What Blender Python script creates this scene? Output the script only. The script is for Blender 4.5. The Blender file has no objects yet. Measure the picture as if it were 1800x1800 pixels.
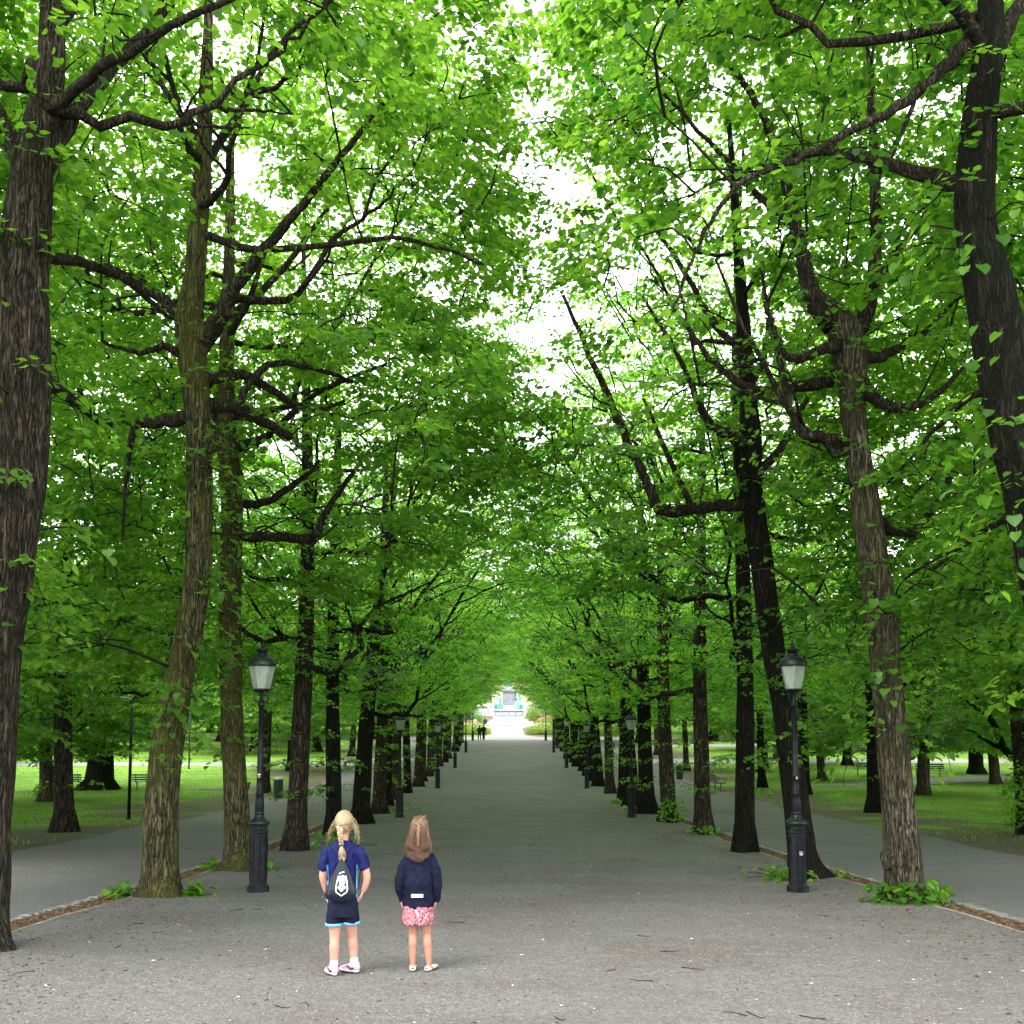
import bpy, bmesh, math, random
import numpy as np
from mathutils import Vector, noise
R = math.radians
C = bpy.context.scene
COL = C.collection
rng = np.random.default_rng(7)
random.seed(7)

# ------------------------------------------------------------------ camera, sky, sun
PITCH = R(4.5); FPX = 1800.0; PX, PY = 890.0, 1148.0; CAMZ = 1.75
cd = bpy.data.cameras.new('camera'); cam = bpy.data.objects.new('camera', cd); COL.objects.link(cam)
cam.location = (0, 0, CAMZ); cam.rotation_euler = (R(90) + PITCH, 0, 0)
cd.sensor_width = 36; cd.lens = 36; cd.shift_x = (900 - PX) / 1800; cd.shift_y = (PY - 900) / 1800
cd.clip_end = 2000; cd.clip_start = 0.1
C.camera = cam
SUN_EL, SUN_AZ = R(52), R(215)      # azimuth measured clockwise from +Y: behind the camera, to its left
w = bpy.data.worlds.new('World'); C.world = w; w.use_nodes = True
nt = w.node_tree; nt.nodes.clear()
wo = nt.nodes.new('ShaderNodeOutputWorld'); bg = nt.nodes.new('ShaderNodeBackground')
sky = nt.nodes.new('ShaderNodeTexSky'); sky.sky_type = 'NISHITA'; sky.sun_disc = False
sky.sun_elevation = SUN_EL; sky.sun_rotation = SUN_AZ; sky.air_density = 1.5; sky.dust_density = 3.0
mixn = nt.nodes.new('ShaderNodeMix'); mixn.data_type = 'RGBA'
nz = nt.nodes.new('ShaderNodeTexNoise'); nz.inputs['Scale'].default_value = 2.2; nz.inputs['Detail'].default_value = 5
tc = nt.nodes.new('ShaderNodeTexCoord'); cr = nt.nodes.new('ShaderNodeMapRange')
cr.inputs['From Min'].default_value = .3; cr.inputs['From Max'].default_value = .6
cr.inputs['To Min'].default_value = .72; cr.inputs['To Max'].default_value = .97
nt.links.new(tc.outputs['Generated'], nz.inputs['Vector']); nt.links.new(nz.outputs['Fac'], cr.inputs['Value'])
nt.links.new(cr.outputs['Result'], mixn.inputs['Factor']); nt.links.new(sky.outputs['Color'], mixn.inputs['A'])
mixn.inputs['B'].default_value = (9.3, 9.5, 9.9, 1)
nt.links.new(mixn.outputs['Result'], bg.inputs['Color']); bg.inputs['Strength'].default_value = .15
nt.links.new(bg.outputs['Background'], wo.inputs['Surface'])
sl = bpy.data.lights.new('sun', 'SUN'); sl.energy = 1.0; sl.angle = R(24); sl.color = (1, .95, .86)
so = bpy.data.objects.new('sun', sl); COL.objects.link(so)
sd = Vector((math.sin(SUN_AZ) * math.cos(SUN_EL), math.cos(SUN_AZ) * math.cos(SUN_EL), math.sin(SUN_EL)))
so.rotation_euler = sd.to_track_quat('Z', 'Y').to_euler()
vs = C.view_settings; vs.view_transform = 'Standard'; vs.look = 'None'; vs.gamma = 1; vs.exposure = 1.92
vs.use_curve_mapping = False
C.render.engine = 'CYCLES'
cy = C.cycles; cy.max_bounces = 12; cy.diffuse_bounces = 9; cy.glossy_bounces = 2; cy.transmission_bounces = 9
cy.transparent_max_bounces = 4; cy.use_adaptive_sampling = True; cy.adaptive_threshold = .012
cy.sample_clamp_indirect = 6; cy.use_denoising = True; cy.denoiser = 'OPENIMAGEDENOISE'; cy.denoising_input_passes = 'RGB_ALBEDO_NORMAL'; cy.denoising_prefilter = 'ACCURATE'; cy.caustics_reflective = False; cy.caustics_refractive = False

# ------------------------------------------------------------------ helpers
def at(x, y, Y):
    """point of the place seen at pixel x,y whose distance along the avenue is Y"""
    u = (x - PX) / FPX; v = (PY - y) / FPX
    t = Y / (math.cos(PITCH) - v * math.sin(PITCH))
    return np.array([u * t, Y, CAMZ + t * (math.sin(PITCH) + v * math.cos(PITCH))])

_ty = np.array([-60, -10, 0, 8.8, 15.4, 25, 35.6, 45, 55.2, 64, 73.8, 93.5, 112.5, 150, 200, 260, 900])
_tz = np.array([.6, .15, 0, -.28, -.62, -.95, -1.15, -1.23, -1.20, -1.02, -.72, .02, .97, 3.0, 5.2, 6.0, 6.0])
_fy = np.arange(-60, 900, .5); _fz = np.interp(_fy, _ty, _tz)
_k = np.exp(-.5 * (np.arange(-12, 13) / 5) ** 2); _k /= _k.sum()
_fz[12:-12] = np.convolve(_fz, _k, 'valid')
YS = np.unique(np.round(np.concatenate([np.arange(-30, 30, .5), np.arange(30, 220, 1.0), np.arange(220, 901, 20)]), 3))
ZS = np.interp(YS, _fy, _fz)
def gz(y): return float(np.interp(y, YS, ZS))

def mk(name, V, Fs, mat=None, parent=None, smooth=True, tint=None, loc=None):
    me = bpy.data.meshes.new(name)
    V = np.asarray(V, dtype=np.float32)
    if not isinstance(Fs, list): Fs = [Fs]
    Fs = [np.asarray(f, dtype=np.int32) for f in Fs if len(f)]
    me.vertices.add(len(V)); me.vertices.foreach_set('co', V.ravel())
    nl = sum(f.size for f in Fs); npoly = sum(len(f) for f in Fs)
    me.loops.add(nl); me.polygons.add(npoly)
    me.loops.foreach_set('vertex_index', np.concatenate([f.ravel() for f in Fs]))
    st = []; o = 0
    for f in Fs:
        st.append(o + np.arange(len(f)) * f.shape[1]); o += f.size
    me.polygons.foreach_set('loop_start', np.concatenate(st).astype(np.int32))
    me.polygons.foreach_set('use_smooth', np.full(npoly, smooth, dtype=bool))
    me.update(calc_edges=True)
    if tint is not None:
        a = me.attributes.new('tint', 'FLOAT', 'POINT'); a.data.foreach_set('value', np.asarray(tint, dtype=np.float32))
    if mat: me.materials.append(mat)
    return link(name, me, parent, loc)
def link(name, me, parent=None, loc=None):
    o = bpy.data.objects.new(name, me); COL.objects.link(o)
    if parent: o.parent = parent
    if loc is not None: o.location = loc
    return o
def empty(name, loc=(0, 0, 0), rz=0):
    o = bpy.data.objects.new(name, None); COL.objects.link(o); o.location = loc; o.rotation_euler = (0, 0, rz)
    o.empty_display_size = .2
    return o
def tag(o, label=None, cat=None, group=None, kind=None):
    if label: o['label'] = label
    if cat: o['category'] = cat
    if group: o['group'] = group
    if kind: o['kind'] = kind
    return o
def dup(root, kids):
    r = root.copy(); COL.objects.link(r)
    for k, subs in kids:
        c = k.copy(); COL.objects.link(c); c.parent = r
        for s in subs:
            d = s.copy(); COL.objects.link(d); d.parent = c
    return r
def children_of(root, pool):
    return [(k, [s for s in pool if s.parent == k]) for k in pool if k.parent == root]

class G:
    def __init__(s): s.V = []; s.F = {3: [], 4: []}; s.n = 0; s.T = []
    def add(s, V, F, tint=.5):
        V = np.asarray(V, dtype=float)
        for f in (F if isinstance(F, list) else [F]):
            f = np.asarray(f)
            if len(f): s.F[f.shape[1]].append(f + s.n)
        s.V.append(V); s.n += len(V)
        s.T.append(np.full(len(V), tint) if np.isscalar(tint) else np.asarray(tint))
        return s
    def build(s, name, mat, parent=None, smooth=True, loc=None):
        Fs = [np.concatenate(s.F[k]) for k in (3, 4) if s.F[k]]
        return mk(name, np.concatenate(s.V), Fs, mat, parent, smooth, np.concatenate(s.T), loc)
    def verts(s): return np.concatenate(s.V)

def ringfaces(m, n):
    i = np.arange(m - 1)[:, None]; j = np.arange(n)[None, :]
    a = i * n + j; b = i * n + (j + 1) % n
    return np.stack([a, b, b + n, a + n], -1).reshape(-1, 4)
def capfaces(m, n):
    c0, c1 = m * n, m * n + 1; j = np.arange(n); k = (j + 1) % n
    return np.concatenate([np.stack([k, j, np.full(n, c0)], -1), np.stack([j + (m - 1) * n, k + (m - 1) * n, np.full(n, c1)], -1)])
def smoothline(P, sub=4):
    P = np.asarray(P, dtype=float); out = []
    Q = np.vstack([2 * P[0] - P[1], P, 2 * P[-1] - P[-2]])
    for i in range(1, len(Q) - 2):
        for t in np.arange(sub) / sub:
            a, b, c, d = Q[i - 1], Q[i], Q[i + 1], Q[i + 2]
            out.append(.5 * (2 * b + (c - a) * t + (2 * a - 5 * b + 4 * c - d) * t * t + (3 * b - a - 3 * c + d) * t ** 3))
    out.append(P[-1]); return np.array(out)
def tube(P, rad, n=8, ell=None):
    P = np.asarray(P, dtype=float); rad = np.broadcast_to(np.asarray(rad, dtype=float), (len(P),))
    T = np.gradient(P, axis=0); T /= np.linalg.norm(T, axis=1)[:, None] + 1e-9
    ref = np.array([1., 0, 0]) if abs(T[0][0]) < .9 else np.array([0, 1., 0])
    U = np.cross(T[0], ref); U /= np.linalg.norm(U); Us = []
    for t in T:
        U = U - t * (U @ t); U /= np.linalg.norm(U) + 1e-9; Us.append(U)
    Us = np.array(Us); W = np.cross(T, Us)
    a = np.arange(n) * 2 * math.pi / n
    e = 1 if ell is None else ell
    V = P[:, None, :] + rad[:, None, None] * (np.cos(a)[None, :, None] * Us[:, None, :] + e * np.sin(a)[None, :, None] * W[:, None, :])
    m = len(P)
    return np.vstack([V.reshape(-1, 3), P[0], P[-1]]), [ringfaces(m, n), capfaces(m, n)]
def loft(rings, n=24, fn=None, rot=0):
    rings = np.asarray(rings, dtype=float); a = np.arange(n) * 2 * math.pi / n + rot
    V = np.zeros((len(rings), n, 3))
    for i, (cx, cy_, cz, rx, ry) in enumerate(rings):
        k = 1 if fn is None else fn(a, i / (len(rings) - 1))
        V[i, :, 0] = cx + rx * np.cos(a) * k; V[i, :, 1] = cy_ + ry * np.sin(a) * k; V[i, :, 2] = cz
    m = len(rings)
    return np.vstack([V.reshape(-1, 3), rings[0, :3], rings[-1, :3]]), [ringfaces(m, n), capfaces(m, n)]
def lathe(prof, n=16, c=(0, 0), rot=0):
    return loft([(c[0], c[1], z, r, r) for r, z in prof], n, rot=rot)
def box(x0, x1, y0, y1, z0, z1):
    V = [(x, y, z) for z in (z0, z1) for y in (y0, y1) for x in (x0, x1)]
    return V, np.array([[0, 2, 3, 1], [4, 5, 7, 6], [0, 1, 5, 4], [2, 6, 7, 3], [0, 4, 6, 2], [1, 3, 7, 5]])
def ball(c, r, n=14, m=9):
    r = np.broadcast_to(np.asarray(r, dtype=float), (3,)); t = np.linspace(-.5 * math.pi, .5 * math.pi, m)[1:-1]
    a = np.arange(n) * 2 * math.pi / n
    V = np.stack([np.cos(t)[:, None] * np.cos(a), np.cos(t)[:, None] * np.sin(a), np.repeat(np.sin(t)[:, None], n, 1)], -1).reshape(-1, 3)
    V = np.vstack([V, [0, 0, -1], [0, 0, 1]]) * r + np.asarray(c)
    return V, [ringfaces(m - 2, n), capfaces(m - 2, n)]
def remesh(g, name, mat, parent, voxel, smooth=3, disp=None):
    o = g.build(name, mat)
    md = o.modifiers.new('r', 'REMESH'); md.mode = 'VOXEL'; md.voxel_size = voxel; md.use_smooth_shade = True
    ms = o.modifiers.new('s', 'SMOOTH'); ms.iterations = smooth; ms.factor = .5
    dg = bpy.context.evaluated_depsgraph_get(); me = bpy.data.meshes.new_from_object(o.evaluated_get(dg))
    bpy.data.objects.remove(o)
    me.name = name
    if not me.materials: me.materials.append(mat)
    if disp:
        co = np.zeros(len(me.vertices) * 3, dtype=np.float32); me.vertices.foreach_get('co', co); co = co.reshape(-1, 3)
        no = np.zeros(len(me.vertices) * 3, dtype=np.float32); me.vertices.foreach_get('normal', no); no = no.reshape(-1, 3)
        d = np.array([disp(Vector(c)) for c in co])
        me.vertices.foreach_set('co', (co + no * d[:, None]).ravel()); me.update()
    return link(name, me, parent)

# ------------------------------------------------------------------ materials
def mat(name, col=(.5, .5, .5), rough=.7, spec=.3, metal=0):
    m = bpy.data.materials.new(name); m.use_nodes = True; b = m.node_tree.nodes['Principled BSDF']
    b.inputs['Base Color'].default_value = (*col, 1); b.inputs['Roughness'].default_value = rough
    b.inputs['Specular IOR Level'].default_value = spec; b.inputs['Metallic'].default_value = metal
    return m
class N:
    """small node-graph writer"""
    def __init__(s, m): s.m = m; s.t = m.node_tree; s.b = s.t.nodes['Principled BSDF']; s.co = s.t.nodes.new('ShaderNodeTexCoord')
    def n(s, typ, **kw):
        nd = s.t.nodes.new(typ)
        for k, v in kw.items(): setattr(nd, k, v)
        return nd
    def l(s, a, b): s.t.links.new(a, b); return s
    def mapped(s, scale, src='Object'):
        mp = s.n('ShaderNodeMapping'); mp.inputs['Scale'].default_value = scale if hasattr(scale, '__len__') else (scale,) * 3
        s.l(s.co.outputs[src], mp.inputs['Vector']); return mp.outputs['Vector']
    def noise(s, scale, detail=4, rough=.55, vec=None, dist=0):
        nd = s.n('ShaderNodeTexNoise'); nd.inputs['Scale'].default_value = scale; nd.inputs['Detail'].default_value = detail
        nd.inputs['Roughness'].default_value = rough; nd.inputs['Distortion'].default_value = dist
        s.l(vec if vec is not None else s.co.outputs['Object'], nd.inputs['Vector']); return nd.outputs['Fac']
    def voro(s, scale, vec=None, feature='F1', out='Distance'):
        nd = s.n('ShaderNodeTexVoronoi', feature=feature); nd.inputs['Scale'].default_value = scale
        s.l(vec if vec is not None else s.co.outputs['Object'], nd.inputs['Vector']); return nd.outputs[out]
    def ramp(s, fac, stops):
        nd = s.n('ShaderNodeValToRGB'); e = nd.color_ramp.elements
        while len(e) < len(stops): e.new(.5)
        for k, (p, c) in zip(e, stops):
            k.position = p; k.color = (*c, 1) if len(c) == 3 else c
        s.l(fac, nd.inputs['Fac']); return nd.outputs['Color']
    def mr(s, v, a, b, c, d):
        nd = s.n('ShaderNodeMapRange'); s.l(v, nd.inputs['Value'])
        for k, x in zip(('From Min', 'From Max', 'To Min', 'To Max'), (a, b, c, d)): nd.inputs[k].default_value = x
        return nd.outputs['Result']
    def mix(s, fac, a, b, blend='MIX'):
        nd = s.n('ShaderNodeMix', data_type='RGBA', blend_type=blend)
        for k, x in (('Factor', fac), ('A', a), ('B', b)):
            i = nd.inputs[k]
            if isinstance(x, (int, float)): i.default_value = x
            elif isinstance(x, tuple): i.default_value = (*x, 1)
            else: s.l(x, i)
        return nd.outputs['Result']
    def math(s, op, a, b=0.0, clamp=False):
        nd = s.n('ShaderNodeMath', operation=op, use_clamp=clamp)
        for i, x in enumerate((a, b)):
            if isinstance(x, (int, float)): nd.inputs[i].default_value = x
            else: s.l(x, nd.inputs[i])
        return nd.outputs['Value']
    def bump(s, h, dist=.02, strength=.6, prev=None):
        nd = s.n('ShaderNodeBump'); nd.inputs['Distance'].default_value = dist; nd.inputs['Strength'].default_value = strength
        s.l(h, nd.inputs['Height'])
        if prev is not None: s.l(prev, nd.inputs['Normal'])
        return nd.outputs['Normal']
    def attr(s, name):
        nd = s.n('ShaderNodeAttribute', attribute_name=name); return nd.outputs['Fac']
    def sep(s, src='Object'):
        nd = s.n('ShaderNodeSeparateXYZ'); s.l(s.co.outputs[src], nd.inputs['Vector']); return nd.outputs
    def out(s, col=None, nor=None, rough=None):
        if col is not None: s.l(col, s.b.inputs['Base Color'])
        if nor is not None: s.l(nor, s.b.inputs['Normal'])
        if rough is not None: s.l(rough, s.b.inputs['Roughness'])

def leaf_mat(name, dark, light, tdark, tlight, tw=.5, rough=.42):
    m = mat(name, dark, rough, .42); g = N(m)
    oi = g.n('ShaderNodeObjectInfo')
    f = g.math('ADD', g.math('MULTIPLY', g.attr('tint'), .85), g.math('MULTIPLY', oi.outputs['Random'], .18), True)
    g.out(g.mix(f, dark, light))
    tr = g.n('ShaderNodeBsdfTranslucent'); g.l(g.mix(f, tdark, tlight), tr.inputs['Color'])
    ms = g.n('ShaderNodeMixShader'); ms.inputs['Fac'].default_value = tw
    g.l(g.b.outputs['BSDF'], ms.inputs[1]); g.l(tr.outputs['BSDF'], ms.inputs[2])
    g.l(ms.outputs['Shader'], g.t.nodes['Material Output'].inputs['Surface'])
    return m
M = {}
M['leaf'] = leaf_mat('linden_leaf', (.010, .065, .010), (.115, .27, .028), (.06, .34, .018), (.56, .88, .08), .60)
M['leaf_near_shaded'] = leaf_mat('shaded_near_linden_leaf', (.008, .05, .008), (.095, .24, .026), (.03, .22, .008), (.46, .78, .055), .55, .38)  # darker copy of the linden leaf: deeper shade of near crowns put into the colour
M['leaf_far'] = leaf_mat('park_leaf', (.024, .10, .014), (.14, .29, .04), (.09, .34, .02), (.48, .78, .09), .5)
M['leaf_blue'] = leaf_mat('conifer_leaf', (.02, .07, .035), (.05, .12, .06), (.02, .09, .03), (.08, .20, .08), .3)
M['leaf_lime'] = leaf_mat('lime_bush_leaf', (.12, .24, .02), (.25, .36, .05), (.20, .42, .02), (.45, .62, .06), .4)

def bark_mat(name, dark, mid, light, moss, mossamt, fine=1.0):
    m = mat(name, mid, .92, .12); g = N(m)
    wv = g.n('ShaderNodeVectorMath', operation='ADD'); nc = g.n('ShaderNodeTexNoise'); nc.inputs['Scale'].default_value = 2.6; nc.inputs['Detail'].default_value = 3; g.l(g.co.outputs['Object'], nc.inputs['Vector'])
    sc_ = g.n('ShaderNodeVectorMath', operation='SCALE'); sc_.inputs['Scale'].default_value = .085; g.l(nc.outputs['Color'], sc_.inputs[0]); g.l(g.co.outputs['Object'], wv.inputs[0]); g.l(sc_.outputs['Vector'], wv.inputs[1])
    mp = g.n('ShaderNodeMapping'); mp.inputs['Scale'].default_value = (24 * fine, 24 * fine, 2.4 * fine); g.l(wv.outputs['Vector'], mp.inputs['Vector']); v = mp.outputs['Vector']
    mp2 = g.n('ShaderNodeMapping'); mp2.inputs['Scale'].default_value = (46 * fine, 46 * fine, 7 * fine); g.l(wv.outputs['Vector'], mp2.inputs['Vector'])
    n1 = g.noise(1.0, 3, .6, vec=v, dist=.5); n2 = g.noise(1.0, 3, .6, vec=mp2.outputs['Vector'], dist=.6)
    r1 = g.math('MULTIPLY', g.math('ABSOLUTE', g.math('SUBTRACT', n1, .5)), 6.5, True); r2 = g.math('MULTIPLY', g.math('ABSOLUTE', g.math('SUBTRACT', n2, .5)), 6.0, True)
    h = g.math('ADD', g.math('MULTIPLY', r1, .68), g.math('MULTIPLY', r2, .30))
    fine_n = g.noise(30, 5, .7, vec=g.mapped((3, 3, .8)))
    h2 = g.math('ADD', h, g.math('MULTIPLY', g.math('SUBTRACT', fine_n, .5), .5))
    col = g.ramp(h2, [(.10, dark), (.45, mid), (.98, light)])
    z = g.sep()[2]
    big = g.noise(1.1, 3, .6)
    ms = g.math('MULTIPLY', g.mr(big, .42, .60, 0, 1), mossamt, True)
    col = g.mix(ms, col, g.ramp(h2, [(.1, tuple(c * .35 for c in moss)), (.8, moss)]))
    col = g.mix(g.mr(g.noise(.7, 2), .56, .66, 0, .45), col, tuple(c * .55 for c in mid))
    g.out(col, g.bump(h2, .045, 1.0)); return m
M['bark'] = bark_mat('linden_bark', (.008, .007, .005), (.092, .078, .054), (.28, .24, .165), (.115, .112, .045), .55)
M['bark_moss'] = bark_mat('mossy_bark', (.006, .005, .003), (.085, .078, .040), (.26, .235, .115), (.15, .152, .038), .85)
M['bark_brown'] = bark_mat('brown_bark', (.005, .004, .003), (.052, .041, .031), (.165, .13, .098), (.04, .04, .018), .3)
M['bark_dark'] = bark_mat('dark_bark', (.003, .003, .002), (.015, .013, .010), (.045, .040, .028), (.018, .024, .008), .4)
M['twig'] = mat('twig', (.015, .012, .009), .9, .1)

# gravel
def gravel_mat(name, a, b, c, brown, brownamt, sc=1.0):
    m = mat(name, a, .95, .15); g = N(m)
    v1 = g.voro(75 * sc, feature='F1', out='Color'); s1 = g.n('ShaderNodeSeparateColor'); g.l(v1, s1.inputs['Color'])
    d1 = g.voro(75 * sc)
    fine = g.noise(60 * sc, 5, .75); mid = g.noise(7, 5, .65); big = g.noise(.35, 4, .6)
    cl = g.noise(17 * sc, 5, .8); t = g.math('ADD', g.math('ADD', g.math('MULTIPLY', s1.outputs['Red'], .42), g.math('MULTIPLY', fine, .25)), g.math('MULTIPLY', g.math('SUBTRACT', cl, .28), .85))
    col = g.ramp(t, [(.18, a), (.55, b), (.92, c)])
    col = g.mix(g.mr(mid, .3, .7, 0, .55), col, tuple(x * .62 for x in b))
    col = g.mix(g.math('MULTIPLY', g.mr(g.noise(.55, 5, .65), .46, .64, 0, 1), brownamt), col, brown, 'MULTIPLY')
    col = g.mix(g.mr(big, .35, .68, 0, .4), col, tuple(x * .7 for x in b))
    # long soft tyre and water marks running across the way
    st = g.noise(1.0, 4, .6, vec=g.mapped((.22, 1.3, 1)))
    col = g.mix(g.mr(st, .5, .66, 0, .35), col, tuple(x * .6 for x in b))
    h = g.math('ADD', g.math('MULTIPLY', fine, .6), g.math('MULTIPLY', g.mr(d1, 0, .6, 1, 0), .8))
    n1 = g.bump(mid, .03, .5)
    g.out(col, g.bump(h, .012, .9, n1)); return m
M['gravel'] = gravel_mat('avenue_gravel', (.060, .057, .055), (.180, .172, .168), (.37, .355, .35), (.76, .62, .55), .5)
M['gravel_side'] = gravel_mat('side_path_gravel', (.11, .106, .11), (.20, .192, .197), (.32, .31, .315), (.85, .75, .7), .3, 1.3)
M['gravel_light'] = gravel_mat('pale_gravel', (.20, .19, .175), (.31, .295, .275), (.44, .42, .40), (.9, .85, .8), .2, .6)
m = mat('lawn', (.05, .12, .02), .95, .1); g = N(m); M['lawn'] = m
ax = g.math('ABSOLUTE', g.sep()[0])
worn = g.math('ADD', g.mr(ax, 11.5, 19, 1, 0), g.mr(g.noise(.16, 5, .6), .38, .66, -.55, .55), True)
gr = g.ramp(g.noise(22, 5, .75), [(.25, (.06, .13, .02)), (.55, (.15, .28, .045)), (.8, (.30, .44, .10))])
gr = g.mix(g.mr(g.noise(.6, 4, .6, vec=g.mapped((1, 2.2, 1))), .42, .62, 0, .6), gr, (.24, .40, .04))
dirt = g.ramp(g.noise(26, 5, .7), [(.25, (.085, .07, .05)), (.6, (.15, .13, .095)), (.85, (.26, .23, .18))])
gr = g.mix(g.mr(g.noise(.28, 4, .65), .45, .62, 0, .5), gr, (.07, .14, .02))
g.out(g.mix(g.mr(worn, .35, .7, 0, 1), gr, dirt), g.bump(g.noise(40, 5, .8), .05, .9))
M['iron'] = mat('black_cast_iron', (.012, .014, .018), .5, .25); g = N(M['iron'])
g.out(g.mix(g.mr(g.noise(9, 5, .7), .52, .66, 0, .8), (.004, .005, .007), (.020, .026, .034)), g.bump(g.noise(35, 3), .004, .4), g.mr(g.noise(14, 4), .3, .7, .3, .65))
M['iron_green'] = mat('green_lamp_cap', (.016, .030, .027), .38, .35); g = N(M['iron_green'])
g.out(g.mix(g.mr(g.noise(12, 4, .7), .5, .7, 0, .7), (.006, .012, .010), (.02, .034, .030)))
m = mat('lamp_glass', (.62, .68, .60), .22, .5); g = N(m); M['glass'] = m
g.out(g.mix(g.mr(g.noise(5, 4, .6, vec=g.mapped((6, 6, 1))), .35, .7, 0, 1), (.42, .48, .40), (.72, .77, .70)))
tr = g.n('ShaderNodeBsdfTranslucent'); tr.inputs['Color'].default_value = (.75, .82, .72, 1)
tp = g.n('ShaderNodeBsdfTransparent'); tp.inputs['Color'].default_value = (.85, .9, .85, 1)
a1 = g.n('ShaderNodeMixShader'); a1.inputs['Fac'].default_value = .5; g.l(g.b.outputs['BSDF'], a1.inputs[1]); g.l(tr.outputs['BSDF'], a1.inputs[2])
a2 = g.n('ShaderNodeMixShader'); a2.inputs['Fac'].default_value = .28; g.l(a1.outputs['Shader'], a2.inputs[1]); g.l(tp.outputs['BSDF'], a2.inputs[2])
g.l(a2.outputs['Shader'], g.t.nodes['Material Output'].inputs['Surface'])
def speck(name, a, b, sc=12, rough=.85, spec=.2, bumpd=.01):
    m = mat(name, a, rough, spec); g = N(m); f = g.noise(sc, 5, .7)
    g.out(g.mix(g.mr(f, .35, .65, 0, 1), a, b), g.bump(f, bumpd, .5)); return m
M['cobble'] = speck('kerb_granite', (.13, .125, .118), (.28, .265, .245), 25)
M['chip'] = mat('chips', (.3, .28, .26), .9, .2); g = N(M['chip'])
g.out(g.ramp(g.attr('tint'), [(.0, (.03, .025, .02)), (.35, (.13, .11, .10)), (.7, (.30, .28, .26)), (1, (.56, .53, .49))]))
M['litter'] = mat('litter', (.2, .09, .04), .9, .1); g = N(M['litter'])
g.out(g.ramp(g.attr('tint'), [(0, (.022, .015, .011)), (.5, (.085, .048, .030)), (1, (.19, .13, .075))]))
M['edging'] = speck('steel_edging', (.20, .17, .14), (.38, .34, .30), 9)
M['mulch'] = speck('brown_litter_bed', (.07, .038, .022), (.19, .10, .055), 30, .95, .1, .03)
M['granite'] = speck('grey_granite', (.30, .30, .32), (.46, .46, .48), 3, .6, .3)
M['granite_dark'] = speck('dark_granite', (.19, .20, .23), (.30, .31, .34), 2.5, .5, .35)
M['verdigris'] = speck('verdigris_bronze', (.14, .30, .29), (.26, .46, .45), 6, .6, .3)
M['bronze_dark'] = speck('dark_bronze', (.06, .14, .13), (.16, .30, .28), 3, .6, .3)
M['facade'] = speck('yellow_plaster', (.62, .50, .30), (.70, .58, .37), 1.2, .9, .1)
M['trim'] = speck('pale_stone_trim', (.55, .53, .48), (.66, .64, .60), 2, .8, .1)
M['rooft'] = speck('copper_roof', (.14, .20, .18), (.2, .28, .25), 1.5, .6)
M['pane'] = mat('window_pane', (.06, .08, .10), .12, .6)
M['wframe'] = mat('window_frame', (.35, .33, .30), .6, .3)
M['dark_paint'] = speck('bench_paint', (.012, .02, .018), (.035, .05, .045), 8, .5, .4)
M['galv'] = mat('galvanised_steel', (.30, .32, .33), .45, .5, .4)
M['stone_wall'] = speck('grey_stone_wall', (.22, .21, .20), (.36, .35, .33), 1.5)

# ------------------------------------------------------------------ ground, paths, kerbs
def sheet(name, xa, xb, y0, y1, lift, material, nx=2, label=None):
    """a sheet between two edges xa(y), xb(y) that follows the slope of the ground"""
    ys = YS[(YS >= y0) & (YS <= y1)]; n = len(ys); V = np.zeros((n, nx, 3))
    for i, y in enumerate(ys):
        a = xa(y) if callable(xa) else xa; b = xb(y) if callable(xb) else xb
        V[i, :, 0] = np.linspace(a, b, nx); V[i, :, 1] = y; V[i, :, 2] = gz(y) + lift
    i = np.arange(n - 1)[:, None]; j = np.arange(nx - 1)[None, :]; a = i * nx + j
    F = np.stack([a, a + 1, a + nx + 1, a + nx], -1).reshape(-1, 4)
    return tag(mk(name, V.reshape(-1, 3), F, material), label, kind='structure')
wob = lambda s, a: (lambda y: a * math.sin(y * .31 + s) + a * .6 * math.sin(y * .83 + 2 * s))
wl, wr = wob(1, .04), wob(4, .04); wl2, wr2 = wob(2, .22), wob(5, .2)
sheet('lawn_ground', -420, 420, -30, 900, 0, M['lawn'], 9)
sheet('avenue_gravel', lambda y: -5.32 + wl(y), lambda y: 5.58 + wr(y), -30, 114, .020, M['gravel'], 12)
sheet('litter_bed', lambda y: -5.74 + wl(y), lambda y: -5.32 + wl(y), -30, 113, .006, M['mulch'], 2)
sheet('litter_bed', lambda y: 5.58 + wr(y), lambda y: 6.0 + wr(y), -30, 113, .006, M['mulch'], 2)
sheet('side_path', lambda y: -10.9 + wl2(y), lambda y: -5.74 + wl(y), -30, 113, .010, M['gravel_side'], 6)
sheet('side_path', lambda y: 6.0 + wr(y), lambda y: 11.1 + wr2(y), -30, 113, .010, M['gravel_side'], 6)
sheet('forecourt', -34, 34, 114, 119, .012, M['gravel_light'], 8)
def flare(s): return lambda y: s * (2.2 + 2.6 * max(0, (124 - y) / 6) ** 1.6 if y < 124 else 2.2 + max(0, (y - 140) / 6) * 1.2)
sheet('monument_path', flare(-1), flare(1), 119, 156, .014, M['gravel_light'], 4)
sheet('cross_path', -70, -10.9, 76, 80, .016, M['gravel_light'], 4)
sheet('cross_path', 11.1, 70, 79, 84, .016, M['gravel_light'], 4)
sheet('lawn_path', lambda y: 13.5 + (y - 56) * 1.6, lambda y: 19 + (y - 56) * 1.9, 57, 66, .018, M['gravel_light'], 3)
sheet('far_path', 14, 80, 101, 106, .016, M['gravel_light'], 4)

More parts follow.
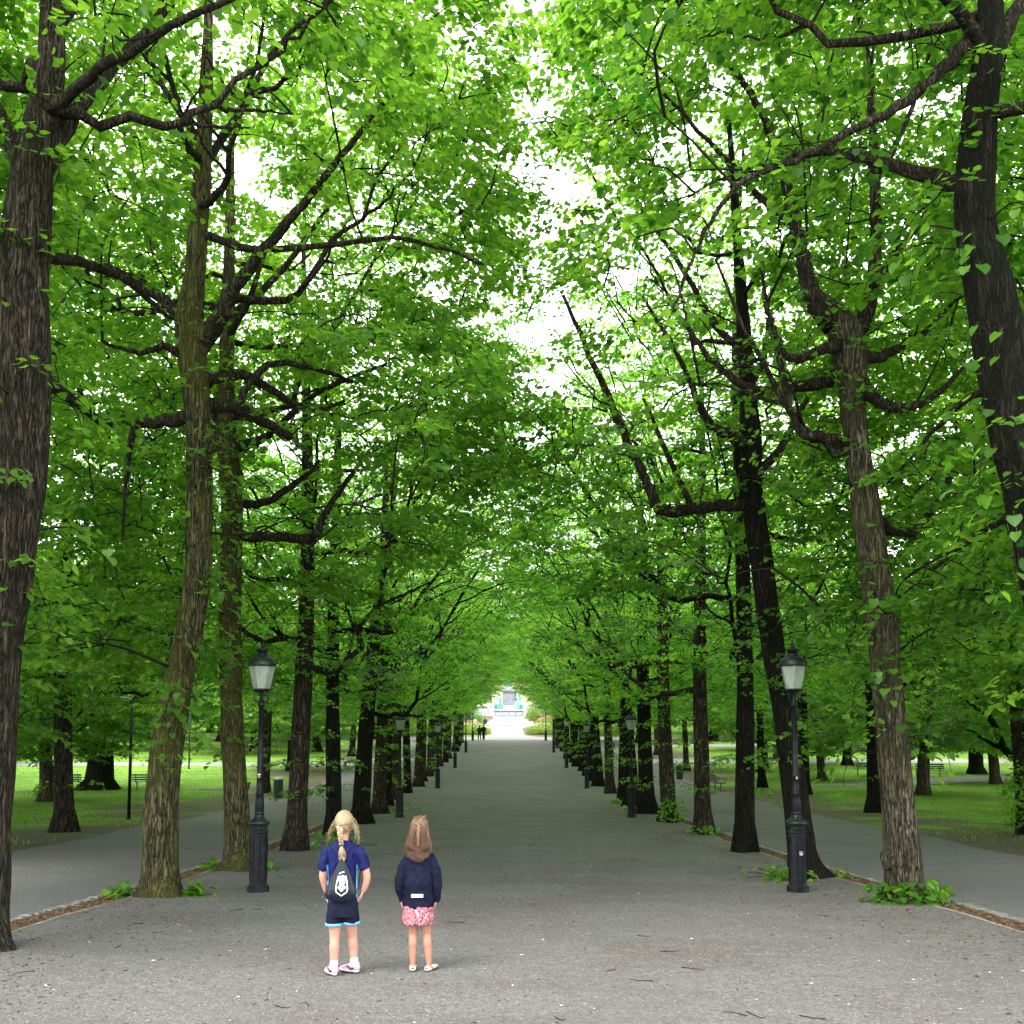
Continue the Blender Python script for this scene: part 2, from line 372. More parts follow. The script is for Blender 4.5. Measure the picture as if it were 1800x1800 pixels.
# kerb stones: one object each as far as they can be told apart
kst = []
for k in range(4):
    b = np.array(box(-.055, .055, -.085, .085, -.06, .05)[0]); F = box(0, 1, 0, 1, 0, 1)[1]
    bm = bmesh.new(); vs_ = [bm.verts.new(p + rng.normal(0, .006, 3)) for p in b]
    for f in F: bm.faces.new([vs_[i] for i in f])
    bmesh.ops.bevel(bm, geom=bm.edges[:], offset=.018, segments=1, affect='EDGES')
    me = bpy.data.meshes.new('kerb_stone'); bm.to_mesh(me); bm.free(); me.materials.append(M['cobble']); kst.append(me)
for side, xf in ((-1, lambda y: -5.80 + wl(y)), (1, lambda y: 6.06 + wr(y))):
    kerb = tag(empty('kerb', (xf(10), 10, gz(10))), kind='structure')
    y = 8.5
    while y < 27:
        o = link('kerb_stone', kst[random.randrange(4)], kerb)
        o.location = (xf(y) - kerb.location.x + random.gauss(0, .012), y - 10, gz(y) - gz(10) + random.uniform(-.03, -.012))
        o.rotation_euler = (random.gauss(0, .05), random.gauss(0, .06), random.gauss(0, .1)); o.scale = (random.uniform(.9, 1.5), random.uniform(.8, 1.15), 1)
        y += random.uniform(.17, .21)
    g = G()
    while y < 112:
        V, F = box(-.07, .07, -.08, .08, -.05, .035); V = np.array(V) + rng.normal(0, .006, (8, 3)) + [xf(y), y, gz(y) - .012]
        g.add(V - np.array(kerb.location), F); y += .19
    tag(g.build('distant_kerb_stones', M['cobble'], kerb, False), kind='stuff')
    # thin edging strip between gravel and leaf litter
    g = G(); ex = (lambda y: -5.32 + wl(y)) if side < 0 else (lambda y: 5.58 + wr(y))
    ys = np.arange(6, 112, .5); P = np.array([(ex(y), y, gz(y) + .018 + .01 * math.sin(y * 2.1)) for y in ys])
    V, F = tube(P, .017, 4); g.add(V, F)
    tag(g.build('path_edging', M['edging']), kind='structure')

# ------------------------------------------------------------------ leaves and trees
def leaf_template(kind):
    if kind == 'fine':      # heart-shaped linden leaf, folded along the midrib
        P = [(0, 0, 0), (.46, -.08, .06), (.57, .36, .09), (.32, .76, .03), (0, 1.02, -.12),
             (-.32, .76, .03), (-.57, .36, .09), (-.46, -.08, .06), (0, .42, 0)]
        F = [(8, 0, 1, 2), (8, 2, 3, 4), (8, 4, 5, 6), (8, 6, 7, 0)]
        return np.array(P), np.array(F)
    if kind == 'mid':
        P = [(0, -.05, 0), (.5, .05, .08), (.47, .55, .07), (0, 1.0, -.08), (-.47, .55, .07), (-.5, .05, .08)]
        return np.array(P), np.array([(0, 1, 2, 3), (0, 3, 4, 5)])
    P = [(0, 0, 0), (.5, .38, .08), (0, 1, 0), (-.5, .38, .08)]
    return np.array(P), np.array([(0, 1, 2, 3)])
def leaves(pos, fwd, up, size, kind, tint):
    P, F = leaf_template(kind)
    f = fwd / (np.linalg.norm(fwd, axis=1)[:, None] + 1e-9)
    u = up - f * (up * f).sum(1)[:, None]; u /= np.linalg.norm(u, axis=1)[:, None] + 1e-9
    r = np.cross(f, u)
    V = pos[:, None, :] + size[:, None, None] * (P[None, :, 0:1] * r[:, None, :] + P[None, :, 1:2] * f[:, None, :] + P[None, :, 2:3] * u[:, None, :])
    n = len(pos); k = len(P)
    Fa = (F[None] + (np.arange(n) * k)[:, None, None]).reshape(-1, 4)
    return V.reshape(-1, 3), Fa, np.repeat(tint, k)
def sprays(cent, outd, nl, L, size, rg, droop=.35):
    """leaf positions and directions for flat, drooping leafy sprays"""
    n = len(cent); i = np.repeat(np.arange(n), nl)
    o = outd[i]; s = np.stack([-o[:, 1], o[:, 0], np.zeros(len(i))], 1)
    tilt = rg.normal(0, .22, n)[i]; roll = rg.normal(0, .20, n)[i]
    a = rg.uniform(-.35, 1, len(i)) * L; b = rg.normal(0, .36, len(i)) * L * (1.05 - .5 * np.abs(a) / L)
    z = -droop * (a / L) ** 2 * L * .5 - .25 * np.abs(b) * droop + tilt * a + roll * b + rg.normal(0, .028, len(i))
    pos = cent[i] + o * a[:, None] + s * b[:, None]; pos[:, 2] += z
    fw = o * rg.uniform(.2, 1, len(i))[:, None] + s * (np.sign(b) * rg.uniform(.2, 1, len(i)))[:, None] + rg.normal(0, .3, (len(i), 3))
    fw[:, 2] -= rg.uniform(.05, .7, len(i))
    up = np.stack([rg.normal(0, .33, len(i)), rg.normal(0, .33, len(i)), np.ones(len(i))], 1) + o * .25
    sz = size * rg.uniform(.62, 1.18, len(i))
    tint = np.clip(rg.normal(.45, .16, n)[i] + rg.normal(0, .13, len(i)), 0, 1)
    return pos, fw, up, sz, tint
def hnoise(P, f, seed=0.0):
    return np.array([noise.noise(Vector((p[0] * f + seed, p[1] * f, p[2] * f))) for p in P])

def twigs_to(nodes, cent, axis_xy, rg, g, r0=.016, sides=3):
    """join every spray to the nearest wood nearer the trunk by a thin bent twig"""
    order = np.argsort(np.linalg.norm(cent[:, :2] - axis_xy, axis=1) + .25 * np.abs(cent[:, 2] - cent[:, 2].min()) * 0)
    N_ = np.zeros((len(nodes) + 2 * len(cent), 3)); m = len(nodes); N_[:m] = nodes
    for k in order:
        c = cent[k]; d = N_[:m] - c; dist = np.sqrt((d ** 2).sum(1)) + .55 * np.maximum(0, d[:, 2])
        j = int(np.argmin(dist)); a = N_[j]; ln = np.linalg.norm(c - a)
        if ln < .05: continue
        q1 = a + (c - a) * .4 + rg.normal(0, .06 * ln, 3) + [0, 0, .10 * ln]; q2 = a + (c - a) * .75 + rg.normal(0, .05 * ln, 3) + [0, 0, .08 * ln]
        r = min(.035, r0 * (.5 + ln * .45))
        V, F = tube(smoothline([a, q1, q2, c], 2), np.linspace(r, .004, 7), sides); g.add(V, F[0])
        N_[m] = q1; N_[m + 1] = q2; m += 2
def limb_line(p0, p1, p2, p3, rg, wig=.05):
    P = smoothline([p0, p1, p2, p3], 4); ln = np.linalg.norm(P[-1] - P[0])
    P[1:-1] += rg.normal(0, wig * ln * .25, (len(P) - 2, 3)); return P

def crown_points(n, rg, reach_in, reach_out, half, z0, z1, ztop_in, seed, z0in=None, upper=.7):
    """spray centres inside the envelope of an avenue linden: +x hangs over the avenue in an arch"""
    out = []
    while len(out) < n:
        P = np.stack([rg.uniform(-reach_out, reach_in, 4 * n), rg.uniform(-half, half, 4 * n), rg.uniform(z0 - 1.2, z1, 4 * n)], 1)
        s = P[:, 0] / np.where(P[:, 0] > 0, reach_in, reach_out)
        low = z0 + np.where(P[:, 0] > 0, 3.6 * np.abs(s) ** 2, 1.6 * np.abs(s) ** 2 - .6 * np.abs(s))
        if z0in is not None: low = np.where(P[:, 0] > .5, np.maximum(low, z0in), low)
        top = np.where(P[:, 0] > 0, z1 - (z1 - ztop_in) * np.abs(s) ** 1.5, z1 - 3.5 * s ** 2) - .9 * (P[:, 1] / half) ** 2
        nz_ = hnoise(P, .38, seed)
        shell = np.maximum.reduce([np.abs(s) ** 2, (np.abs(P[:, 1]) / half) ** 3, 1 - np.clip((P[:, 2] - low) / 2.5, 0, 1), .25 + 0 * s])
        ok = (P[:, 2] > low + .5 * nz_) & (P[:, 2] < top + nz_) & (rg.uniform(0, 1, len(P)) < (.42 + .58 * shell) * np.where(P[:, 2] > 11, upper, 1)) & (nz_ > -.16 + rg.normal(0, .05, len(P)))
        out.extend(P[ok])
    return np.array(out[:n])

def trunk_mesh(P, rad, g, n=40, seed=0.0, lump=.06, flare=True):
    P = np.asarray(P); V, F = tube(P, rad, n); m = len(P); W = V[:-2].reshape(m, n, 3)
    c = P[:, None, :]; d = W - c; z = W[..., 2] - P[0][2]; ang = np.arctan2(d[..., 1], d[..., 0])
    k = np.ones((m, n))
    if flare:
        k += .85 * np.exp(-np.clip(z, 0, None) / .20) * (1 + .55 * np.cos(ang * 3 + seed) * 1 + .35 * np.cos(ang * 5 + seed * 2))* .6
    fl = W.reshape(-1, 3); q = np.array([noise.noise(Vector((p[0] * 2.4 + seed, p[1] * 2.4, p[2] * 1.1))) for p in fl]).reshape(m, n)
    q2 = np.array([noise.noise(Vector((p[0] * 9 + seed, p[1] * 9, p[2] * 1.6))) for p in fl]).reshape(m, n)
    k += lump * 2.2 * q + lump * 1.1 * q2
    W = c + d * k[..., None]; V[:-2] = W.reshape(-1, 3)
    g.add(V, F); return g

def build_tree(root, sk_trunk, tr_rad, limbs, crown_c, outd, nl, rg, kind, size, lm, bm_, detail, L=.55, seed=0., trunk_kids=True, twig_sides=3, seg=40, extra=None):
    """sk_trunk: line in the tree's own space; limbs: list of (line, radii)"""
    g = G(); trunk_mesh(sk_trunk, tr_rad, g, seg, seed)
    parts = []
    if not trunk_kids:
        for P, r in limbs: V, F = tube(P, r, 7); g.add(V, F)
    parts.append(g.build('trunk', bm_, root))
    if trunk_kids:
        for P, r in limbs:
            gg = G(); gg.add(*tube(P, r, 10)); parts.append(gg.build('limb', M['bark_brown'], root))
    nodes = np.vstack([sk_trunk[len(sk_trunk) // 4:]] + [P for P, r in limbs])
    tg = G(); twigs_to(nodes, crown_c, np.array([0., 0]), rg, tg, sides=twig_sides)
    if extra is not None: twigs_to(sk_trunk[2:], extra[0], np.array([0., 0]), rg, tg, .009, sides=3)
    tw = tg.build('twigs', M['twig'], root); tag(tw, kind='stuff'); parts.append(tw)
    pos, fw, up, sz, ti = sprays(crown_c, outd, nl, L, size, rg)
    if extra is not None:
        c2, o2, n2, L2, d2 = extra; e = sprays(c2, o2, n2, L2, size * .95, rg, d2)
        pos, fw, up, sz, ti = [np.concatenate([a, b]) for a, b in zip((pos, fw, up, sz, ti), e)]
    V, F, T = leaves(pos, fw, up, sz, kind, ti)
    cr_ = mk('crown', V, F, lm, root, False, T); tag(cr_, kind='stuff'); parts.append(cr_)
    return parts
def outdirs(c, rg, jitter=.6):
    o = np.stack([c[:, 0], c[:, 1], np.zeros(len(c))], 1); o /= np.linalg.norm(o, axis=1)[:, None] + 1e-6
    o += rg.normal(0, jitter, o.shape); o[:, 2] = 0; return o / (np.linalg.norm(o, axis=1)[:, None] + 1e-6)
def trunk_sprays(P, rad, n, rg, zmin, zmax):
    c = []; o = []
    for _ in range(n):
        z = rg.uniform(zmin, zmax); i = int(np.argmin(np.abs(P[:, 2] - z))); a = rg.uniform(0, 2 * math.pi)
        d = np.array([math.cos(a), math.sin(a), 0]); c.append(P[i] + d * (rad[i] + rg.uniform(.05, .4))); o.append(d)
    return np.array(c), np.array(o)

def auto_limbs(P, rad, rg, reach_in, reach_out, z0, z1, n=9):
    limbs = []
    for k in range(n):
        z = z0 - .3 + (z1 * .62 - z0) * (k + rg.uniform(0, .8)) / n; i = int(np.argmin(np.abs(P[:, 2] - z))); p = P[i]
        s = 1 if k % 2 == 0 else -1; a = rg.normal(0, .75); d = np.array([s * math.cos(a), math.sin(a), 0])
        ln = (reach_in if s > 0 else reach_out) * rg.uniform(.6, .9) * (1 if z < z1 * .5 else .7); rise = rg.uniform(.25, .9) * ln
        elbow = rg.uniform(.3, .5)
        q1 = p + d * ln * elbow + [0, 0, rg.uniform(-.15, .35)]; q2 = p + d * ln * (elbow + .25) + [0, 0, rise * .6]; q3 = p + d * ln + [0, 0, rise + 1.2]
        Q = limb_line(p, q1, q2, q3, rg); r0 = rad[i] * rg.uniform(.34, .5)
        limbs.append((Q, np.linspace(r0, .018, len(Q))))
        for j in (5, 7, 9):
            b = Q[min(j, len(Q) - 2)]; a2 = a + rg.choice([-1, 1]) * rg.uniform(.5, 1.2); d2 = np.array([s * math.cos(a2), math.sin(a2), 0]); l2 = ln * rg.uniform(.3, .5)
            S = limb_line(b, b + d2 * l2 * .35 + [0, 0, .15 * l2], b + d2 * l2 * .7 + [0, 0, .35 * l2], b + d2 * l2 + [0, 0, .5 * l2], rg)
            limbs.append((S, np.linspace(r0 * .42, .01, len(S))))
    return limbs
def leader(P0, lean, z1, rg, r0, nseg=26, kink=.22):
    z = np.linspace(0, z1, nseg); t = z / z1
    x = lean[0] * t + kink * np.sin(t * rg.uniform(4, 7) + rg.uniform(0, 6)) * t; y = lean[1] * t + kink * np.sin(t * rg.uniform(4, 7) + rg.uniform(0, 6)) * t
    rad = r0 * np.clip(1 - .28 * t / .35, .72, 1) * np.clip(1.0 - np.clip(t - .35, 0, 1) * 1.42, .09, 1)
    return np.stack([x, y, z - .1 * (z == 0)], 1), rad

# five kinds of avenue linden; each tree farther off is a copy of one of them
VAR = []
for v in range(5):
    rg = np.random.default_rng(100 + v); root = empty('linden_tree')
    z1 = [16.5, 17.5, 15.8, 17, 16.2][v]; r0 = [.24, .21, .28, .225, .26][v]
    P, rad = leader(None, ([.5, -.3, .8, .1, .4][v], rg.normal(0, .3)), z1 * .93, rg, r0)
    ri = [4.8, 5.3, 4.5, 5.0, 4.7][v]
    lim = auto_limbs(P, rad, rg, ri, 4.6, 3.8, z1)
    cc = crown_points(580, rg, ri + .1, 5.6, 3.1, 3.5, z1, 9.4, v * 13.7)
    ex = trunk_sprays(P, rad, 80, rg, 1.0, 9); ex = (*ex, 14, .30, 1.1)
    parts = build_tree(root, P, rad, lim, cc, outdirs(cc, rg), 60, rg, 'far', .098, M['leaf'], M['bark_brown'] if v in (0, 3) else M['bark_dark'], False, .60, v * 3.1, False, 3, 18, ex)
    VAR.append((root, [(p, []) for p in parts]))
PARK = []
for v in range(4):
    rg = np.random.default_rng(200 + v); root = empty('park_tree')
    z1 = [13, 15, 11, 14][v]; rr = [5.5, 6.5, 4.8, 6.2][v]; P, rad = leader(None, (rg.normal(0, .4), 0), z1 * .9, rg, [.42, .6, .3, .85][v], 20)
    lim = auto_limbs(P, rad, rg, rr, rr, 2.2, z1, 8)
    out = []
    while len(out) < 760:
        q = rg.normal(0, 1, 3); q /= np.linalg.norm(q); q *= rg.uniform(.35, 1) ** .5
        p = np.array([q[0] * rr, q[1] * rr, z1 * .55 + q[2] * z1 * .43]); nn = noise.noise(Vector(p * .35 + np.array([v * 9., 0, 0])))
        if p[2] > 1.9 and nn > -.22: out.append(p * np.array([1 + .25 * nn, 1 + .25 * nn, 1]))
    cc = np.array(out)
    parts = build_tree(root, P, rad, lim, cc, outdirs(cc, rg, .3), 52, rg, 'far', .18, M['leaf_far'], M['bark_dark'] if v != 2 else M['bark'], False, .85, v * 2.3, False, 3, 16)
    PARK.append((root, [(p, []) for p in parts]))

used = set()
def place(lst, k, x, y, rz, sc, label, cat, group, name=None):
    root, kids = lst[k]
    key = (id(lst), k)
    if key in used: o = dup(root, kids)
    else: o = root; used.add(key)
    if name: o.name = name
    o.location = (x, y, gz(y) - .04); o.rotation_euler = (0, 0, rz); o.scale = (sc, sc, sc)
    return tag(o, label, cat, group)

ORD = ['first', 'second', 'third', 'fourth', 'fifth', 'sixth', 'seventh', 'eighth', 'ninth', 'tenth', 'eleventh', 'twelfth']
LAMPD = [15.4, 35.6, 55.2, 73.8, 93.5, 112.5]
def row_label(side, d, cnt):
    k = sum(1 for l in LAMPD if l < d); cnt[k] = cnt.get(k, 0) + 1
    return 'linden in the %s avenue row, %s trunk past the %s lamp post' % (side, ORD[cnt[k] - 1], ORD[k - 1])
left_d = [23.4, 27.8, 32.6, 37.6, 42, 46.6, 51.3, 56.6, 61, 65.6, 70.2, 75.5, 80, 84.6, 89.2, 95, 99.5, 104, 108.5]
right_d = [23.0, 28.6, 33.6, 37.6, 41.8, 46.4, 51, 57.0, 61.4, 66, 70.6, 75.4, 80.2, 84.8, 89.4, 95.2, 99.6, 104.2, 108.8]
cL, cR = {0: 0, 1: 1}, {0: 0, 1: 1}
rp = np.random.default_rng(5)
for i, d in enumerate(left_d):
    x = {0: -4.75, 1: -4.62, 2: -4.6}.get(i, -4.85 + rp.normal(0, .12))
    place(VAR, [3, 1, 2, 0, 4][i % 5] if i < 5 else int(rp.integers(5)), x, d, rp.normal(0, .18), rp.uniform(.95, 1.06) * (1.08 if i < 4 else 1), row_label('left', d, cL), 'tree', 'lindens lining the avenue')
for i, d in enumerate(right_d):
    x = {0: 5.28, 1: 5.45, 2: 5.3}.get(i, 5.25 + rp.normal(0, .12))
    place(VAR, [1, 3, 0, 4, 2][i % 5] if i < 5 else int(rp.integers(5)), x, d, math.pi + rp.normal(0, .18), rp.uniform(.95, 1.06) * (1.08 if i < 4 else 1), row_label('right', d, cR), 'tree', 'lindens lining the avenue')

# trees on the outer side of the side paths (x from the camera axis, distance)
outer = [(-12.6, 29.5, 0, 'dark trunk on the left lawn edge, bench peeping out behind it', .95),
         (-12.2, 52, 3, 'tree by the litter bin on the far edge of the left side path', .95),
         (-12.9, 66, 1, 'slim tree beyond the left side path, seen between avenue trunks', .9),
         (-13.2, 88, 2, 'far tree along the outer edge of the left side path', .95),
         (13.8, 38.5, 2, 'black trunk just behind the nearest full right trunk', .95),
         (14.6, 50.5, 4, 'brown flared trunk on the right lawn, right of the near lamp post', .9),
         (13.9, 56, 1, 'dark straight trunk on the right lawn, left of the near lamp post', .85),
         (12.4, 71, 3, 'yellowish trunk beside the bin on the right side path', .9),
         (14.4, 28.5, 0, 'dark trunk near the right edge of the photo, leafy shoots up its foot', .95), (-13.6, 41, 2, 'tree on the left lawn hidden behind the front trunks', .9), (-14, 20, 1, 'tree outside the left side path, its crown over the path', .95), (14.5, 19, 3, 'tree outside the right side path, its crown over the path', .95),
         (13.2, 90, 0, 'far tree along the outer edge of the right side path', .95)]
for x, d, v, lab, sc in outer:
    place(VAR, v, x, d, rp.uniform(0, 6), sc * (1.25 if d < 60 else 1.05), lab, 'tree', 'trees on the outer edges of the side paths')
pk = [(-21.5, 54.5, 3, 'huge dark flared trunk with hanging boughs, between the two left lawn benches', .9),
      (31, 68, 1, 'old tree with boughs drooping to the grass beside the right benches', .8),
      (25.5, 77, 0, 'pale trunk on the sunny right lawn left of the benches', .85),
      (20.8, 84, 2, 'pale trunk next to the dark box on the right lawn', .85),
      (-17.5, 95, 0, 'tree behind the far lawn path, nearest the avenue on the left', .95),
      (-13.5, 23, 1, 'crown over the left side path, trunk beyond the left edge of the photo', .95), (-21.5, 23, 3, 'tall crown high over the left lawn, farthest left of all', 1.25), (-28, 40, 1, 'tall crown behind the first left lawn trees', 1.2), (23, 25, 3, 'tall crown high over the right lawn, farthest right of all', 1.25), (29, 41, 1, 'tall crown behind the first right lawn trees', 1.2), (-19.5, 34, 0, 'broad crown above the left lawn, trunk beyond the left edge', 1.0), (-20, 45, 2, 'crown in the middle of the left lawn, trunk hidden by a nearer one', 1.05),
      (15.2, 23.5, 0, 'crown over the right side path, trunk beyond the right edge of the photo', .9), (21, 37, 1, 'broad crown above the right lawn, trunk beyond the right edge', .95), (20.2, 50, 2, 'crown in the middle of the right lawn, trunk hidden by the pale trunk', 1.05),
      (-14.8, 71, 0, 'leafy tree by the pale cross path on the left, between avenue trunks', .9), (28, 59, 2, 'small leafy tree with low boughs by the right benches', 1.0), (17.5, 70, 0, 'leafy tree just before the pale cross path on the right', .85),
      (-38, 60, 0, 'full green tree at the left edge of the lawn, crown low', 1.0), (-24, 90, 0, 'bright leafy tree right behind the huge dark left trunk', 1.1),
      (33, 50, 0, 'leafy tree low over the grass at the right edge', .95), (19, 62, 2, 'light tree over the right lawn path', .85)]
for x, d, v, lab, sc in pk:
    place(PARK, v, x, d, rp.uniform(0, 6), sc, lab, 'tree', 'park trees out on the lawns')
PR = {}
def PLAB(s, d0):
    PR[(s, d0)] = PR.get((s, d0), 0) + 1; rows = [58, 76, 97, 112, 128, 150, 175]; n = PR[(s, d0)]
    return 'leafy tree in the %s row beyond the %s lawn, %s out from the avenue' % (ORD[rows.index(d0)], 'left' if s < 0 else 'right', ORD[n - 1] if n < 13 else 'far')
for d, x0, x1, st, z in ((97, 23, 62, 8, 1.05), (112, 15, 80, 8, 1.1), (128, 15, 95, 8, 1.2), (150, 17, 110, 9, 1.3), (175, 20, 130, 10, 1.4), (58, 38, 60, 9, 1.1), (76, 42, 70, 9, 1.1)):
    for s in (-1, 1):
        x = x0
        while x < x1:
            sc = rp.uniform(.8, 1.1) * z
            place(PARK, int(rp.integers(3)), s * (x + rp.normal(0, 1)), d + rp.normal(0, 2), rp.uniform(0, 6), sc,
                  PLAB(s, d), 'tree', 'far park trees on the %s' % ('left' if s < 0 else 'right'))
            x += st

